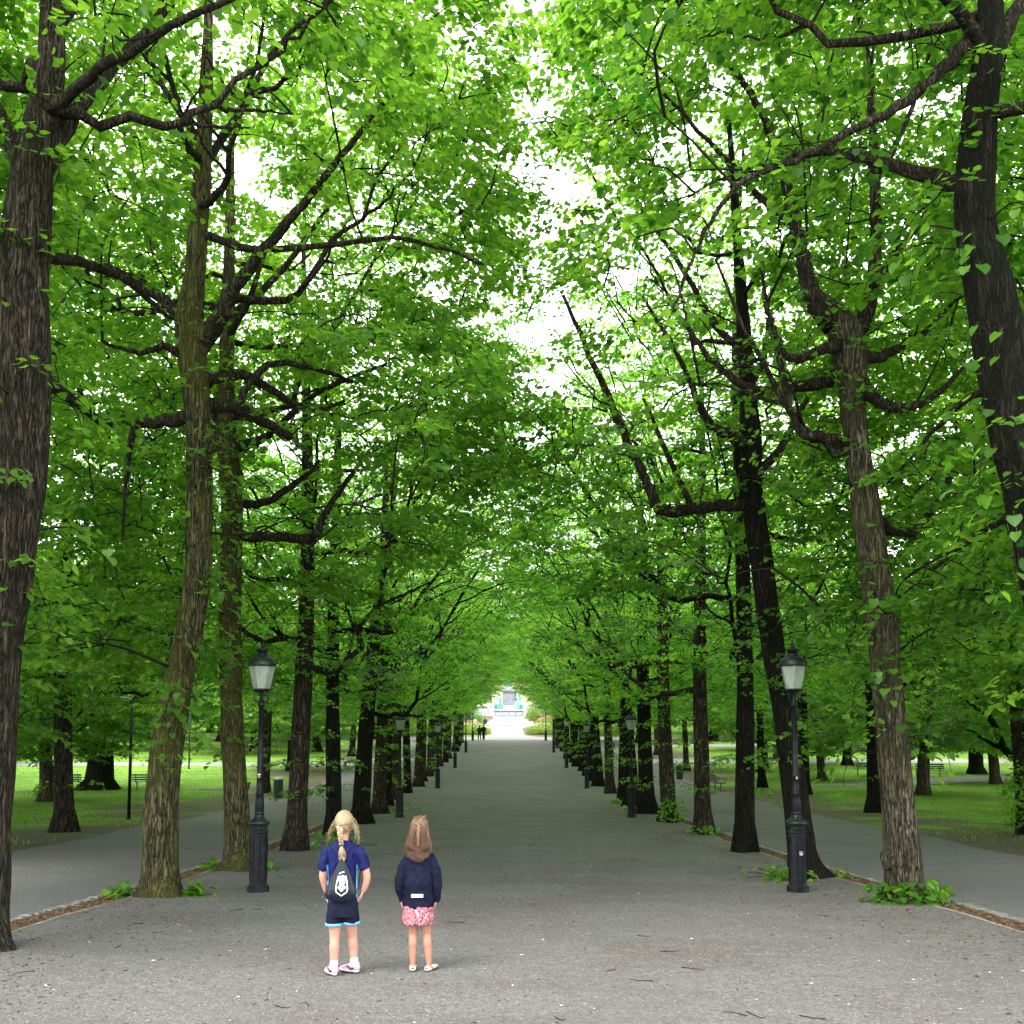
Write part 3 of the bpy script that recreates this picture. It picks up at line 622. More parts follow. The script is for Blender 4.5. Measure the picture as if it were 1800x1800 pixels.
# near trees: trunk and limbs as the photograph shows them
def pixline(pts, d):
    P = []; r = []
    for p in pts:
        dd = d + (p[3] if len(p) > 3 else 0); P.append(at(p[0], p[1], dd)); r.append(p[2] * .5 * dd / FPX)
    P = smoothline(P, 6 if len(pts) > 3 else 4); r = np.interp(np.linspace(0, 1, len(P)), np.linspace(0, 1, len(r)), r)
    return P, r
NEAR = [
 dict(d=10.2, s=1, zin=8.0, ns=1180, lab='thick rough trunk cut by the left edge of the photo, nearest on the left', bark='bark_brown', z0=3.6, ri=4.0, seed=1.,
  trunk=[(-43, 1712, 116), (-39, 1600, 100), (-29, 1380, 96), (-17, 1180, 96), (9, 1010, 91), (33, 860, 88), (39, 700, 90), (43, 520, 87), (48, 400, 81), (58, 290, 66), (81, 170, 57), (91, 60, 46), (86, -150, 33), (66, -420, 16)],
  limbs=[[(60, 330, 40), (130, 200, 30, .3), (235, 80, 20, .8), (350, -60, 13, 1.2), (450, -180, 8, 1.6)], [(50, 300, 40), (-30, 160, 34, .6), (-120, 40, 20, 1.2), (-200, -100, 10, 2)],
         [(55, 460, 26), (120, 455, 20, 1.2), (215, 490, 14, 2.2), (300, 560, 7, 3)], [(45, 640, 26), (110, 690, 22, 1.5), (180, 740, 14, 2.8), (230, 745, 8, 3.5)],
         [(80, 200, 24), (180, 120, 20, -1), (330, 30, 14, -1.8), (480, -30, 8, -2.4)], [(90, 60, 30), (180, -60, 20, .5), (330, -200, 10, .8)]]),
 dict(d=14.9, s=1, zin=5.2, ns=1180, lab='ridged olive brown trunk with leafy shoots at its foot, left of the near lamp post', bark='bark_moss', z0=3.3, ri=5.0, seed=2.,
  trunk=[(281, 1592, 74), (281, 1540, 64), (283, 1440, 60), (292, 1320, 56), (306, 1240, 53), (320, 1165, 50), (336, 1080, 48), (348, 1000, 48), (352, 880, 46), (350, 770, 44), (343, 680, 46), (336, 610, 54), (334, 560, 54), (342, 480, 36), (350, 380, 34), (358, 260, 30), (362, 150, 24), (366, 40, 18), (368, -160, 10)],
  limbs=[[(345, 615, 40), (385, 560, 32, -.2), (405, 515, 25, -.3), (480, 420, 19, -.5), (560, 325, 14, -.6), (640, 225, 10, -.6), (730, 125, 5, -.5)],
         [(332, 580, 30), (290, 530, 22, .2), (220, 485, 17, .4), (130, 458, 11, .6)], [(350, 668, 26), (400, 660, 20, .4), (440, 664, 16, .7), (500, 700, 13, 1.2), (545, 722, 9, 1.6), (605, 705, 6, 2)],
         [(350, 712, 30), (410, 715, 24, .3), (450, 735, 19, .6), (510, 768, 14, 1.1)], [(335, 735, 26), (270, 742, 20, .2), (235, 755, 14, .3), (225, 830, 8, .4), (215, 950, 5, .5)],
         [(420, 712, 15, .4), (440, 670, 14, .6), (480, 640, 12, .9), (540, 645, 10, 1.3), (620, 672, 7, 1.6)], [(355, 410, 16), (440, 436, 14, -.3), (560, 432, 11, -.8), (715, 420, 8, -1.2), (850, 465, 5, -1.6)],
         [(352, 300, 18), (420, 200, 14, .5), (480, 80, 9, .8)], [(352, 250, 15), (290, 160, 11, .5), (240, 60, 7, 1)], [(333, 640, 18), (295, 610, 14, -.2), (245, 620, 9, -.4), (180, 600, 6, -.6)]]),
 dict(d=18.9, s=1, zin=4.8, ns=1180, lab='green mossy trunk right behind the nearest left lamp post', bark='bark_moss', z0=3.5, ri=5.2, seed=3.,
  trunk=[(420, 1540, 56), (418, 1480, 46), (411, 1350, 40), (406, 1220, 38), (404, 1060, 38), (407, 930, 38), (404, 840, 38), (400, 760, 34), (398, 640, 28), (402, 480, 22), (405, 320, 15), (408, 200, 9)],
  limbs=[[(410, 945, 20), (470, 943, 18), (548, 945, 17, .2), (565, 915, 14, .2), (592, 870, 10, .3), (650, 790, 6, .4)], [(405, 885, 18), (460, 885, 14, .3), (520, 850, 11, .6), (560, 820, 6, .8)],
         [(402, 790, 24), (440, 780, 19, -.2), (470, 765, 14, -.3), (560, 690, 9, -.5), (680, 640, 6, -.5)], [(400, 780, 18), (360, 700, 14, .6), (320, 620, 9, 1)], [(402, 560, 16), (500, 470, 12, .5), (600, 330, 7, .8)],
         [(400, 600, 15), (440, 520, 11, -.4), (470, 430, 6, -.6)]]),
 dict(d=9.7, s=-1, zin=6.8, ns=1180, lab='leaning dark trunk cut by the right edge of the photo, nearest on the right', bark='bark_dark', z0=3.3, ri=4.0, seed=4.,
  trunk=[(1938, 1755, 130), (1925, 1600, 110), (1898, 1350, 104), (1866, 1130, 100), (1838, 980, 94), (1808, 850, 90), (1782, 730, 90), (1762, 630, 90), (1742, 530, 84), (1722, 440, 74), (1712, 350, 70), (1722, 230, 62), (1735, 110, 54), (1740, 0, 44), (1730, -220, 28), (1700, -420, 12)],
  limbs=[[(1715, 60, 34), (1660, 120, 24, -.1), (1590, 180, 18, -.2), (1490, 232, 14, -.3), (1400, 280, 12, -.3), (1295, 330, 10, -.3), (1240, 410, 8, -.2), (1205, 490, 6, 0), (1165, 590, 4, .2)],
         [(1715, 330, 36), (1640, 310, 28, .4), (1520, 278, 20, 1), (1430, 268, 15, 1.5), (1330, 300, 8, 2)], [(1735, 120, 30), (1800, 0, 26, .3), (1880, -120, 14, .8)], [(1735, 90, 28), (1640, -30, 22, -.5), (1520, -120, 14, -1), (1380, -200, 8, -1.2)],
         [(1770, 680, 16), (1700, 700, 13, .8), (1640, 760, 8, 1.6), (1560, 850, 5, 2.2)], [(1820, 900, 14), (1730, 930, 11, .9), (1640, 1000, 7, 1.8)]]),
 dict(d=14.2, s=-1, zin=5.4, ns=1180, lab='pale grey brown trunk ringed by leafy shoots beside the right kerb, with candelabra limbs', bark='bark', z0=3.3, ri=4.6, seed=5.,
  trunk=[(1594, 1598, 72), (1590, 1560, 64), (1585, 1500, 60), (1578, 1397, 53), (1567, 1300, 53), (1556, 1150, 54), (1540, 1020, 54), (1522, 900, 50), (1508, 790, 44), (1499, 700, 46), (1494, 630, 58), (1484, 580, 58), (1472, 556, 44), (1460, 535, 24), (1452, 518, 8)],
  limbs=[[(1470, 575, 50), (1440, 540, 40), (1422, 500, 30, .1), (1408, 440, 26, .2), (1395, 380, 22, .3), (1370, 280, 17, .5), (1330, 180, 13, .8), (1250, 80, 9, 1), (1150, -20, 5, 1.2)],
         [(1492, 600, 44), (1520, 560, 30, .2), (1534, 500, 24, .3), (1540, 400, 22, .4), (1535, 280, 17, .5), (1530, 130, 12, .6), (1500, 0, 8, .8)],
         [(1492, 640, 30), (1455, 668, 24, .2), (1400, 680, 21, .5), (1345, 690, 19, .7), (1290, 665, 14, .8), (1240, 620, 10, .9), (1200, 560, 6, 1)],
         [(1500, 780, 24), (1455, 770, 20, -.1), (1415, 765, 17, -.2), (1395, 735, 14, -.2), (1378, 670, 13, -.2), (1365, 610, 10, -.1), (1345, 530, 6, 0)],
         [(1500, 640, 30), (1530, 695, 24, -.2), (1570, 716, 19, -.3), (1610, 712, 15, -.3), (1650, 690, 12, -.2), (1700, 640, 6, 0)], [(1505, 620, 26), (1545, 628, 20, .2), (1590, 605, 15, .4), (1640, 570, 10, .6), (1700, 500, 5, .8)],
         [(1485, 605, 24), (1440, 618, 18, -.4), (1390, 630, 15, -.7), (1368, 600, 12, -.8), (1355, 560, 8, -.9), (1335, 470, 5, -1)],
         [(1534, 500, 16), (1580, 440, 12, .4), (1640, 360, 7, .8)], [(1400, 400, 15, .3), (1320, 330, 11, .1), (1230, 230, 8, -.2), (1130, 130, 5, -.4)], [(1535, 330, 14, .5), (1590, 220, 10, .8), (1640, 80, 6, 1)]]),
 dict(d=17.6, s=-1, zin=4.8, ns=1180, lab='dark leaning trunk directly behind the nearest right lamp post', bark='bark_dark', z0=3.5, ri=5.0, seed=6.,
  trunk=[(1424, 1548, 62), (1410, 1490, 48), (1394, 1370, 42), (1378, 1250, 40), (1358, 1130, 40), (1340, 1000, 40), (1328, 920, 40), (1320, 850, 44), (1315, 800, 50), (1318, 740, 34), (1310, 620, 26), (1300, 480, 20), (1290, 330, 14), (1280, 200, 8)],
  limbs=[[(1325, 885, 26), (1270, 888, 22), (1215, 895, 21, .1), (1165, 898, 21, .2), (1138, 850, 17, .3), (1110, 790, 15, .4), (1068, 695, 13, .5), (1030, 610, 10, .6), (990, 520, 6, .8)],
         [(1315, 790, 30), (1285, 765, 22, -.3), (1245, 740, 15, -.5), (1200, 640, 9, -.6), (1130, 520, 5, -.8)], [(1310, 620, 16), (1250, 560, 12, .4), (1180, 440, 9, .7), (1080, 300, 5, 1)],
         [(1330, 830, 20), (1370, 790, 14, .4), (1420, 700, 8, .8)], [(1300, 700, 14), (1340, 640, 12, .2), (1350, 560, 8, .4)], [(1215, 890, 12, .1), (1170, 790, 9, .3), (1130, 700, 5, .4)]]),
]
# a finer leaf used one object at a time for the leaves that can be told apart
def heart(material, name='leaf'):
    P, F = leaf_template('fine'); g = G(); g.add(P, F, .75)
    V, F2 = tube([(0, 0, 0), (0, -.25, -.02), (0, -.5, .03)], .02, 3); g.add(V, F2[0], .75)
    o = g.build(name, material); me = o.data; bpy.data.objects.remove(o); return me
HEART = [heart(M['leaf_near_shaded'])]
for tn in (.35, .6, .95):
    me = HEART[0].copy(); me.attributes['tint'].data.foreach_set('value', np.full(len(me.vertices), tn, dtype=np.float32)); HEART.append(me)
def leaf_obj(root, p, fw, size, rg):
    o = link('leaf', HEART[int(rg.integers(4))], root); f = Vector(fw).normalized()
    o.location = p; o.rotation_mode = 'QUATERNION'; q = f.to_track_quat('Y', 'Z'); 
    o.rotation_quaternion = q @ Vector((0, 0, 1)).rotation_difference(Vector((rg.normal(0, .35), 0, 1)).normalized()); o.scale = (size,) * 3
    return o
SKYGAPS = [(185, 275, 40), (545, 155, 45), (885, 545, 75), (1005, 310, 95), (965, 120, 65), (900, 240, 50)]
for nd in NEAR:
    rg = np.random.default_rng(int(nd['seed'] * 37)); d = nd['d']; s = nd['s']
    P, r = pixline(nd['trunk'], d)
    base = P[0].copy(); base[2] = gz(d) - .02; P[:, 2] += 0
    root = tag(empty('linden_tree', tuple(base)), nd['lab'], 'tree', 'lindens lining the avenue')
    P = P - base; P[0][2] = -.08
    # denser rings for the lumpy bark
    t = np.linspace(0, 1, 170); ti = np.linspace(0, 1, len(P)); P = np.stack([np.interp(t, ti, P[:, k]) for k in range(3)], 1); r = np.interp(t, ti, r)
    lim = []
    for Lp in nd['limbs']:
        Q, qr = pixline(Lp, d); Q = Q - base; Q[1:-1] += rg.normal(0, .012, (len(Q) - 2, 3)); lim.append((Q, np.maximum(qr, .008)))
    ax_ = P[int(len(P) * .55)]
    up_l = auto_limbs(P, r, rg, nd['ri'], 4.2, 8.5, 20, 5) if P[-1][2] > 9 else auto_limbs(P, r, rg, 3.5, 3.5, 5.5, 12, 2)
    if s < 0: up_l = [(q * np.array([1, 1, 1]), a) for q, a in up_l]
    lim += up_l
    cc = crown_points(nd['ns'], rg, nd['ri'] - .2, 5.0, 3.1 if d > 12 else 3.4, nd['z0'], 18.0, 13.5, nd['seed'] * 7.7, nd['zin'], 1.0)
    cc[:, 0] *= s
    cc[:, 0] += .6 * ax_[0] * np.clip(cc[:, 2] / 8, 0, 1)
    # open the crown in front of the trunks and limbs that the photograph shows clear of leaves
    wc = cc + base; wy = wc[:, 1]; keep = wy > 6.2
    sx = PX + FPX * wc[:, 0] / wy; sy = 1290 - FPX * (wc[:, 2] - CAMZ) / wy
    for n2 in NEAR:
        for li, line in enumerate([n2['trunk']] + n2['limbs']):
            q = smoothline([p[:2] for p in line], 6)
            if li == 0: q = q[q[:, 1] > {1.: 430, 4.: 380}.get(n2['seed'], -999)]
            dd = np.sqrt((sx[:, None] - q[:, 0]) ** 2 + (sy[:, None] - q[:, 1]) ** 2).min(1)
            front = (wy < n2['d'] + .35) & (dd < FPX / wy * (.62 if li == 0 else .42)); keep &= ~(front & (rg.uniform(0, 1, len(cc)) < (.93 if li == 0 else .75)))
    for gx, gy, gr_ in SKYGAPS: keep &= ~((np.hypot(sx - gx, sy - gy) < gr_) & (rg.uniform(0, 1, len(cc)) < .85))
    cc = cc[keep]
    ex = trunk_sprays(P, r, 80, rg, 2.0, 9)
    hang_c, hang_o = [], []
    for q, a in lim[:len(nd['limbs'])]:          # drooping sprays along the photographed limbs
        for j in range(3, len(q), 3):
            hang_c.append(q[j] + rg.normal(0, .22, 3) + [0, .15, -.05]); v_ = rg.normal(0, 1, 3); v_[2] = 0; hang_o.append(v_ / np.linalg.norm(v_))
    ex = (np.vstack([ex[0], hang_c]), np.vstack([ex[1], hang_o]), 13, .32, 1.0)
    build_tree(root, P, r, lim, cc, outdirs(cc, rg), 54, rg, 'mid', .095, M['leaf_near_shaded'], M[nd['bark']], True, .58, nd['seed'], True, 4, 56, ex)
    # leaves close enough to be told apart, one object each
    n_ind = {1.: 90, 2.: 60, 4.: 110, 5.: 60}.get(nd['seed'], 0)
    c, o_ = trunk_sprays(P, r, max(1, n_ind // 9), rg, 2.0, 7.5)
    sg = G()
    for q in range(n_ind // 9):
        i_ = int(np.argmin(np.abs(P[:, 2] - c[q][2]))); sg.add(*tube(smoothline([P[i_], c[q] + [0, 0, .08], c[q] + o_[q] * .2 + [0, -.1, -.15], c[q] + o_[q] * .25 + [0, -.12, -.42]], 3), np.linspace(.011, .003, 10), 5))
        for j in range(9):
            p = c[q] + o_[q] * rg.uniform(0, .35) + rg.normal(0, .10, 3) + [0, -.12, -.1 * j * .5]
            leaf_obj(root, p, o_[q] + rg.normal(0, .5, 3) + [0, 0, -1.1], rg.uniform(.09, .13), rg)
    if n_ind: tag(sg.build('shoot_stems', M['twig'], root), kind='stuff')
    # leafy shoots round the foot
    nb = {2.: 100, 3.: 30, 5.: 150, 6.: 24}.get(nd['seed'], 0); rad0 = r[0] * 1.25
    for q in range(nb):
        if nd['seed'] == 5.: a = rg.uniform(math.pi * .98, math.pi * 2.02); rr = rad0 * .9 + abs(rg.normal(0, .20)); ex_ = .95
        else: a = rg.choice([math.pi * 1.07, math.pi * 1.93]) + rg.normal(0, .22); rr = rad0 + abs(rg.normal(0, .15)); ex_ = 1.1
        hz = (.34 if nd['seed'] == 5. else .26) * math.exp(-((rr - rad0) / .35) ** 2)
        p = np.array([math.cos(a) * rr * ex_, math.sin(a) * rr * .85, rg.uniform(.02, max(.04, hz))])
        leaf_obj(root, p, np.array([math.cos(a), math.sin(a), -.5]) + rg.normal(0, .45, 3), rg.uniform(.075, .125), rg)
# small tufts at the feet of the farther trunks
for (x, d, lab) in ((-3.95, 23.9, 'green shoots beside the third trunk of the left row'), (-4.35, 27.2, 'leafy shoots left of the blonde child, at a trunk foot'), (5.45, 28.1, 'leafy shoots round the foot of the knobbly right trunk'),
                    (4.5, 17.0, 'low leafy tuft just left of the nearest right lamp post'), (4.75, 39, 'leafy tuft by a farther right trunk'), (4.7, 43.5, 'leafy tuft at the farthest clear right trunk'), (-4.2, 39, 'leafy tuft at a farther left trunk')):
    rg = np.random.default_rng(int(d * 10)); n = 60
    a = rg.uniform(0, 6.28, n); rr = np.abs(rg.normal(0, .28, n)); pos = np.stack([np.cos(a) * rr * 1.3, np.sin(a) * rr, rg.uniform(.03, .24, n) * (1 - rr * .5)], 1)
    fw = np.stack([np.cos(a), np.sin(a), -.4 + 0 * a], 1) + rg.normal(0, .4, (n, 3)); up = np.stack([rg.normal(0, .3, n), rg.normal(0, .3, n), np.ones(n)], 1)
    V, F, T = leaves(pos, fw, up, rg.uniform(.08, .13, n), 'mid', rg.uniform(.4, 1, n))
    sg = G()
    for q in range(0, n, 4): sg.add(*tube([(0, 0, -.03), tuple(pos[q] * .5 + [0, 0, .05]), tuple(pos[q])], .006, 3))
    t_ = tag(empty('leafy_shoots', (x, d, gz(d) + .015)), lab, 'plant', 'leafy shoots at the feet of the trees')
    tag(mk('leaves', V, F, M['leaf'], t_, False, T), kind='stuff'); sg.build('stems', M['twig'], t_)

exec_parts = []
# knots and burls on the nearer trunks
for (x, y, d, r_, nm) in ((1562, 1512, 14.1, .11, 5.), (1602, 1325, 14.2, .07, 5.), (421, 1345, 18.75, .10, 3.), (1404, 1180, 17.5, .08, 6.), (372, 770, 14.8, .16, 2.), (352, 590, 14.8, .2, 2.)):
    nd = [q for q in NEAR if q['seed'] == nm][0]; root = [o for o in COL.objects if o.get('label') == nd['lab']][0]
    V, F = ball((0, 0, 0), (r_, r_ * .8, r_ * 1.25), 22, 15); V = V * (1 + .9 * hnoise(V, 9, x)[:, None] * .4); c = at(x, y, d) - np.array(root.location)
    G().add(V + c, F).build('burl', M[nd['bark']], root)
# ------------------------------------------------------------------ lamp posts
def make_lamp():
    root = empty('lamp_post'); pool = []
    def P(g, name, m, smooth=False, parent=None):
        o = g.build(name, M[m], parent or root, smooth); pool.append(o); return o
    g = G(); r8 = math.pi / 8
    g.add(*lathe([(.160, -.06), (.160, .085), (.146, .10), (.130, .105), (.128, .115)], 8, rot=r8))
    g.add(*lathe([(.128, .11), (.124, .86), (.138, .875), (.138, .905), (.123, .915), (.125, .985)], 8, rot=r8)); P(g, 'plinth', 'iron')
    g = G()
    for k in range(8):     # raised frames round each plinth panel
        a = k * math.pi / 4 + math.pi / 4 * .0; c, s = math.cos(a), math.sin(a); rr = .1245 * math.cos(r8)
        for (u0, u1, z0, z1) in ((-.045, .045, .20, .212), (-.045, .045, .80, .812), (-.045, -.036, .212, .80), (.036, .045, .212, .80)):
            V, F = box(rr - .004, rr + .009, u0, u1, z0, z1); V = np.array(V); W = np.stack([V[:, 0] * c - V[:, 1] * s, V[:, 0] * s + V[:, 1] * c, V[:, 2]], 1); g.add(W, F)
    P(g, 'panel_moulding', 'iron')
    g = G(); g.add(*lathe([(.125, .98), (.152, .99), (.158, 1.02), (.148, 1.045), (.12, 1.06), (.085, 1.09), (.070, 1.13), (.062, 1.15)], 24)); P(g, 'plinth_cap', 'iron_green', True)
    g = G(); prof = [(.070, 1.14), (.074, 1.155), (.060, 1.17), (.068, 1.19), (.064, 1.34), (.056, 1.43), (.064, 1.44), (.064, 1.455), (.050, 1.465), (.048, 1.7), (.054, 1.705), (.054, 1.72), (.046, 1.73), (.038, 2.74), (.050, 2.75), (.056, 2.775), (.046, 2.80), (.040, 2.83), (.030, 2.86), (.030, 2.99)]
    g.add(*lathe(prof, 20)); P(g, 'shaft', 'iron', True)
    g = G()
    for k in range(4):
        a = k * math.pi / 2 + .4; c, s = math.cos(a), math.sin(a)
        L_ = [(.035, 2.80), (.075, 2.82), (.100, 2.87), (.102, 2.93), (.085, 2.965), (.062, 2.955), (.055, 2.925), (.070, 2.905)]
        Q = smoothline([(x * c, x * s, z) for x, z in L_], 3); g.add(*tube(Q, .009, 6))
    P(g, 'bracket', 'iron', True)
    g = G(); g.add(*lathe([(.03, 2.965), (.115, 2.975), (.128, 2.985), (.128, 3.005), (.118, 3.012), (.02, 3.012)], 24)); P(g, 'lantern_ring', 'iron', True)
    zb, zt, rb, rt = 3.012, 3.355, .122, .190
    for k in range(6):
        a0 = k * math.pi / 3 + .26; a1 = a0 + math.pi / 3; V = []
        for th in (0, .004):
            for z, r in ((zb, rb - th), (zt, rt - th)):
                for a in (a0 + .012, a1 - .012): V.append((r * math.cos(a), r * math.sin(a), z))
        F = [[0, 1, 3, 2], [4, 6, 7, 5], [0, 4, 5, 1], [2, 3, 7, 6], [0, 2, 6, 4], [1, 5, 7, 3]]
        g = G(); g.add(V, np.array(F)); P(g, 'pane', 'glass')
        g = G(); g.add(*tube([(rb * math.cos(a0), rb * math.sin(a0), zb), (rt * math.cos(a0), rt * math.sin(a0), zt)], .004, 6)); P(g, 'glazing_bar', 'galv', True)
    g = G(); g.add(*lathe([(.015, 3.01), (.03, 3.02), (.03, 3.10), (.022, 3.11), (.024, 3.22), (.014, 3.24)], 12)); P(g, 'bulb_holder', 'galv', True)
    g = G(); g.add(*lathe([(.15, 3.345), (.205, 3.35), (.212, 3.362), (.210, 3.385), (.205, 3.41), (.185, 3.445), (.150, 3.475), (.105, 3.497), (.082, 3.512), (.080, 3.535), (.072, 3.54)], 28)); P(g, 'lantern_roof', 'iron_green', True)
    g = G(); g.add(*lathe([(.070, 3.535), (.070, 3.575), (.092, 3.582), (.096, 3.598), (.090, 3.610), (.050, 3.622), (.028, 3.635), (.018, 3.66), (.026, 3.675), (.026, 3.695), (.012, 3.71), (.004, 3.75)], 20)); P(g, 'finial', 'iron', True)
    return root, [(k, []) for k in pool]
lamp_root, lamp_kids = make_lamp(); first = True
for i, d in enumerate(LAMPD):
    for side, x in (('left', -3.68), ('right', 4.32)):
        o = lamp_root if first else dup(lamp_root, lamp_kids); first = False
        o.location = (x, d, gz(d) + .015); o.rotation_euler = (0, 0, random.gauss(0, .2)); o.scale = (1, 1, 1)
        lab = {0: 'black cast iron lamp post nearest on the %s, with a clear lantern' % side}.get(i, 'black lamp post on the %s side, %s in line along the avenue' % (side, ORD[i]))
        if i == 5: lab = 'black lamp post on the %s side, farthest off before the flower beds' % side
        tag(o, lab, 'lamp post', 'lamp posts along the avenue')
def sticker(parent, z, cols, w_=.05, h_=.06, ang=-math.pi / 2, r=.0485):
    g = G(); n = 6; V = []
    for k in range(n):
        a = ang + (k / (n - 1) - .5) * w_ / r
        V += [(r * math.cos(a), r * math.sin(a), z), (r * math.cos(a), r * math.sin(a), z + h_)]
    V = np.array(V) + 0; F = np.array([[2 * k, 2 * k + 2, 2 * k + 3, 2 * k + 1] for k in range(n - 1)]); g.add(V, F)
    m = mat('sticker_print', cols[0], .5, .3); q = N(m); q.out(q.ramp(q.noise(26, 2), [(.42, cols[0]), (.5, cols[1]), (.6, cols[2])])); g.build('sticker', m, parent)
lamps_ = [o for o in COL.objects if o.name.startswith('lamp_post')]
nearl = min((o for o in lamps_ if o.location.x < 0), key=lambda o: o.location.y); nearr = min((o for o in lamps_ if o.location.x > 0), key=lambda o: o.location.y)
sticker(nearl, 1.68, [(.75, .72, .68), (.7, .25, .06), (.12, .08, .05)], r=.0525); sticker(nearr, 1.66, [(.75, .72, .70), (.05, .05, .06), (.4, .4, .42)], .03, .05, r=.0525)
sticker(nearr, .55, [(.7, .7, .7), (.03, .03, .035), (.5, .5, .5)], .06, .06, -math.pi / 2 + .1, .1295)

# thin modern lamp poles on the left lawn
for (x, d, h, lab) in ((-12.6, 34.5, 4.0, 'slim grey pole lamp between the two left lawn benches'), (-22.5, 73, 4.2, 'slim distant pole lamp right of the left lawn benches')):
    r_ = tag(empty('pole_lamp', (x, d, gz(d))), lab, 'lamp post', 'slim pole lamps on the lawn')
    g = G(); g.add(*tube([(0, 0, -.1), (0, 0, h)], [.06, .04], 12)); g.add(*lathe([(.09, -.02), (.09, .06), (.05, .08)], 12)); g.build('pole', M['iron'], r_)
    g = G(); g.add(*tube(smoothline([(0, 0, h - .02), (-.1, 0, h + .06), (-.3, 0, h + .08)], 3), .025, 8)); g.add(*ball((-.42, 0, h + .07), (.28, .12, .05))); g.build('lamp_head', M['galv'], r_)

# benches
def make_bench():
    root = empty('park_bench'); pool = []
    for k in range(4):
        V, F = box(-.9, .9, -.20 + k * .11, -.115 + k * .11, .43, .46); g = G(); g.add(V, F); pool.append(g.build('seat_slat', M['dark_paint'], root, False))
    for k in range(3):
        V, F = box(-.9, .9, .0, .028, 0, .085); V = np.array(V) + [0, .26 + k * .028, .52 + k * .12]; g = G(); g.add(V, F); pool.append(g.build('back_slat', M['dark_paint'], root, False))
    for x in (-.72, .72):
        g = G(); g.add(*tube([(x, .02, -.05), (x, .02, .43)], .035, 8)); g.add(*box(x - .025, x + .025, -.24, .24, .40, .428)); g.add(*tube([(x, .22, .41), (x, .27, .55), (x, .345, .87)], .022, 6)); pool.append(g.build('leg', M['dark_paint'], root, False))
        g = G(); g.add(*tube(smoothline([(x * 1.2, .28, .66), (x * 1.2, -.05, .67), (x * 1.2, -.22, .64), (x * 1.2, -.2, .46)], 3), .018, 6)); pool.append(g.build('armrest', M['dark_paint'], root, False))
    return root, [(k, []) for k in pool]
br, bk = make_bench(); first = True
for x, d, rz, lab in ((-23.0, 54, math.pi * .98, 'dark slatted bench on the left lawn, half behind the dark trunk'), (-18.6, 54, math.pi * 1.02, 'dark slatted bench on the left lawn beside the olive trunk'),
                      (23.4, 66.5, math.pi, 'slatted bench on the far right lawn, left of the two'), (26.6, 65, math.pi, 'slatted bench on the far right lawn, right of the two under drooping leaves'),
                      (11.0, 53.5, math.pi * .5, 'bench seen end on beside the right side path'), (-11.6, 44.5, -math.pi * .5, 'bench seen end on beside the left side path, next to a bin'), (35, 88, math.pi, 'distant dark bench at the far right edge')):
    o = br if first else dup(br, bk); first = False
    o.location = (x, d, gz(d)); o.rotation_euler = (0, 0, rz); tag(o, lab, 'bench', 'park benches on the lawns')
# litter bins
def make_bin():
    root = empty('litter_bin'); pool = []
    g = G(); g.add(*lathe([(.19, 0), (.21, .02), (.22, .82), (.225, .84)], 20)); pool.append(g.build('body', M['dark_paint'], root))
    g = G(); g.add(*lathe([(.235, .86), (.245, .875), (.245, .90), (.18, .96), (.05, .99)], 20)); pool.append(g.build('lid', M['galv'], root))
    g = G()
    for k in range(4): a = k * math.pi / 2; g.add(*tube([(.2 * math.cos(a), .2 * math.sin(a), .83), (.2 * math.cos(a), .2 * math.sin(a), .87)], .012, 6))
    pool.append(g.build('lid_post', M['galv'], root)); return root, [(k, []) for k in pool]
bn, bnk = make_bin(); first = True
for x, d, lab in ((-10.5, 47.5, 'black round litter bin beside the left side path'), (10.6, 63, 'black round litter bin beside the right side path'), (12.0, 101, 'distant dark litter bin on the pale path at the right')):
    o = bn if first else dup(bn, bnk); first = False
    o.location = (x, d, gz(d)); tag(o, lab, 'litter bin', 'black litter bins')
r_ = tag(empty('utility_box', (22.3, 84, gz(84))), 'dark utility box beside a pale trunk on the right lawn', 'box')
g = G(); g.add(*box(-.5, .5, -.3, .3, 0, 1.0)); g.build('cabinet', M['dark_paint'], r_, False)
g = G(); g.add(*box(-.55, .55, -.35, .35, 1.002, 1.08)); g.build('lid', M['galv'], r_, False)
r_ = tag(empty('stone_wall', (-22, 101, gz(101))), 'low grey stone wall behind the left lawn', 'wall')
bst = []
for k in range(3):
    o = G().add(*box(-.48, .48, -.2, .2, 0, .38)).build('stone', M['stone_wall'], None, False); bst.append(o.data); bpy.data.objects.remove(o)
for j in range(3):
    for i in range(9):
        o = link('stone', bst[(i + j) % 3], r_, ((i - 4) * 1.0 + (j % 2) * .5, random.gauss(0, .02), j * .4)); o.scale = (random.uniform(.93, 1), 1, random.uniform(.95, 1))

# ------------------------------------------------------------------ monument
MY = 150.0; mz = gz(145.5)
mroot = tag(empty('monument', (.35, MY, mz)), 'grey stone monument with green bronze figures closing the avenue', 'monument')
def stepped(name, half, z0, z1, m_, bev=.05):
    g = G(); g.add(*loft([(0, 0, z0, half, half), (0, 0, z1 - bev, half, half), (0, 0, z1, half - bev, half - bev)], 4, rot=math.pi / 4)); return g.build(name, M[m_], mroot, False)
s2 = math.sqrt(2)
stepped('step', 4.3 * s2, -.4, .38, 'granite'); stepped('step', 3.5 * s2, .38, .72, 'granite'); stepped('step', 2.75 * s2, .72, 1.0, 'granite')
stepped('plinth', 2.3 * s2, 1.0, 1.45, 'granite'); stepped('relief_block', 2.0 * s2, 1.45, 2.25, 'granite_dark'); stepped('ledge', 2.15 * s2, 2.25, 2.5, 'granite')
for k in range(4):
    o = G().add(*box(-.42 + (k - 1.5) * .96 , .42 + (k - 1.5) * .96, -2.05, -1.99, 1.58, 2.12)).build('relief_panel', M['granite'], mroot, False)
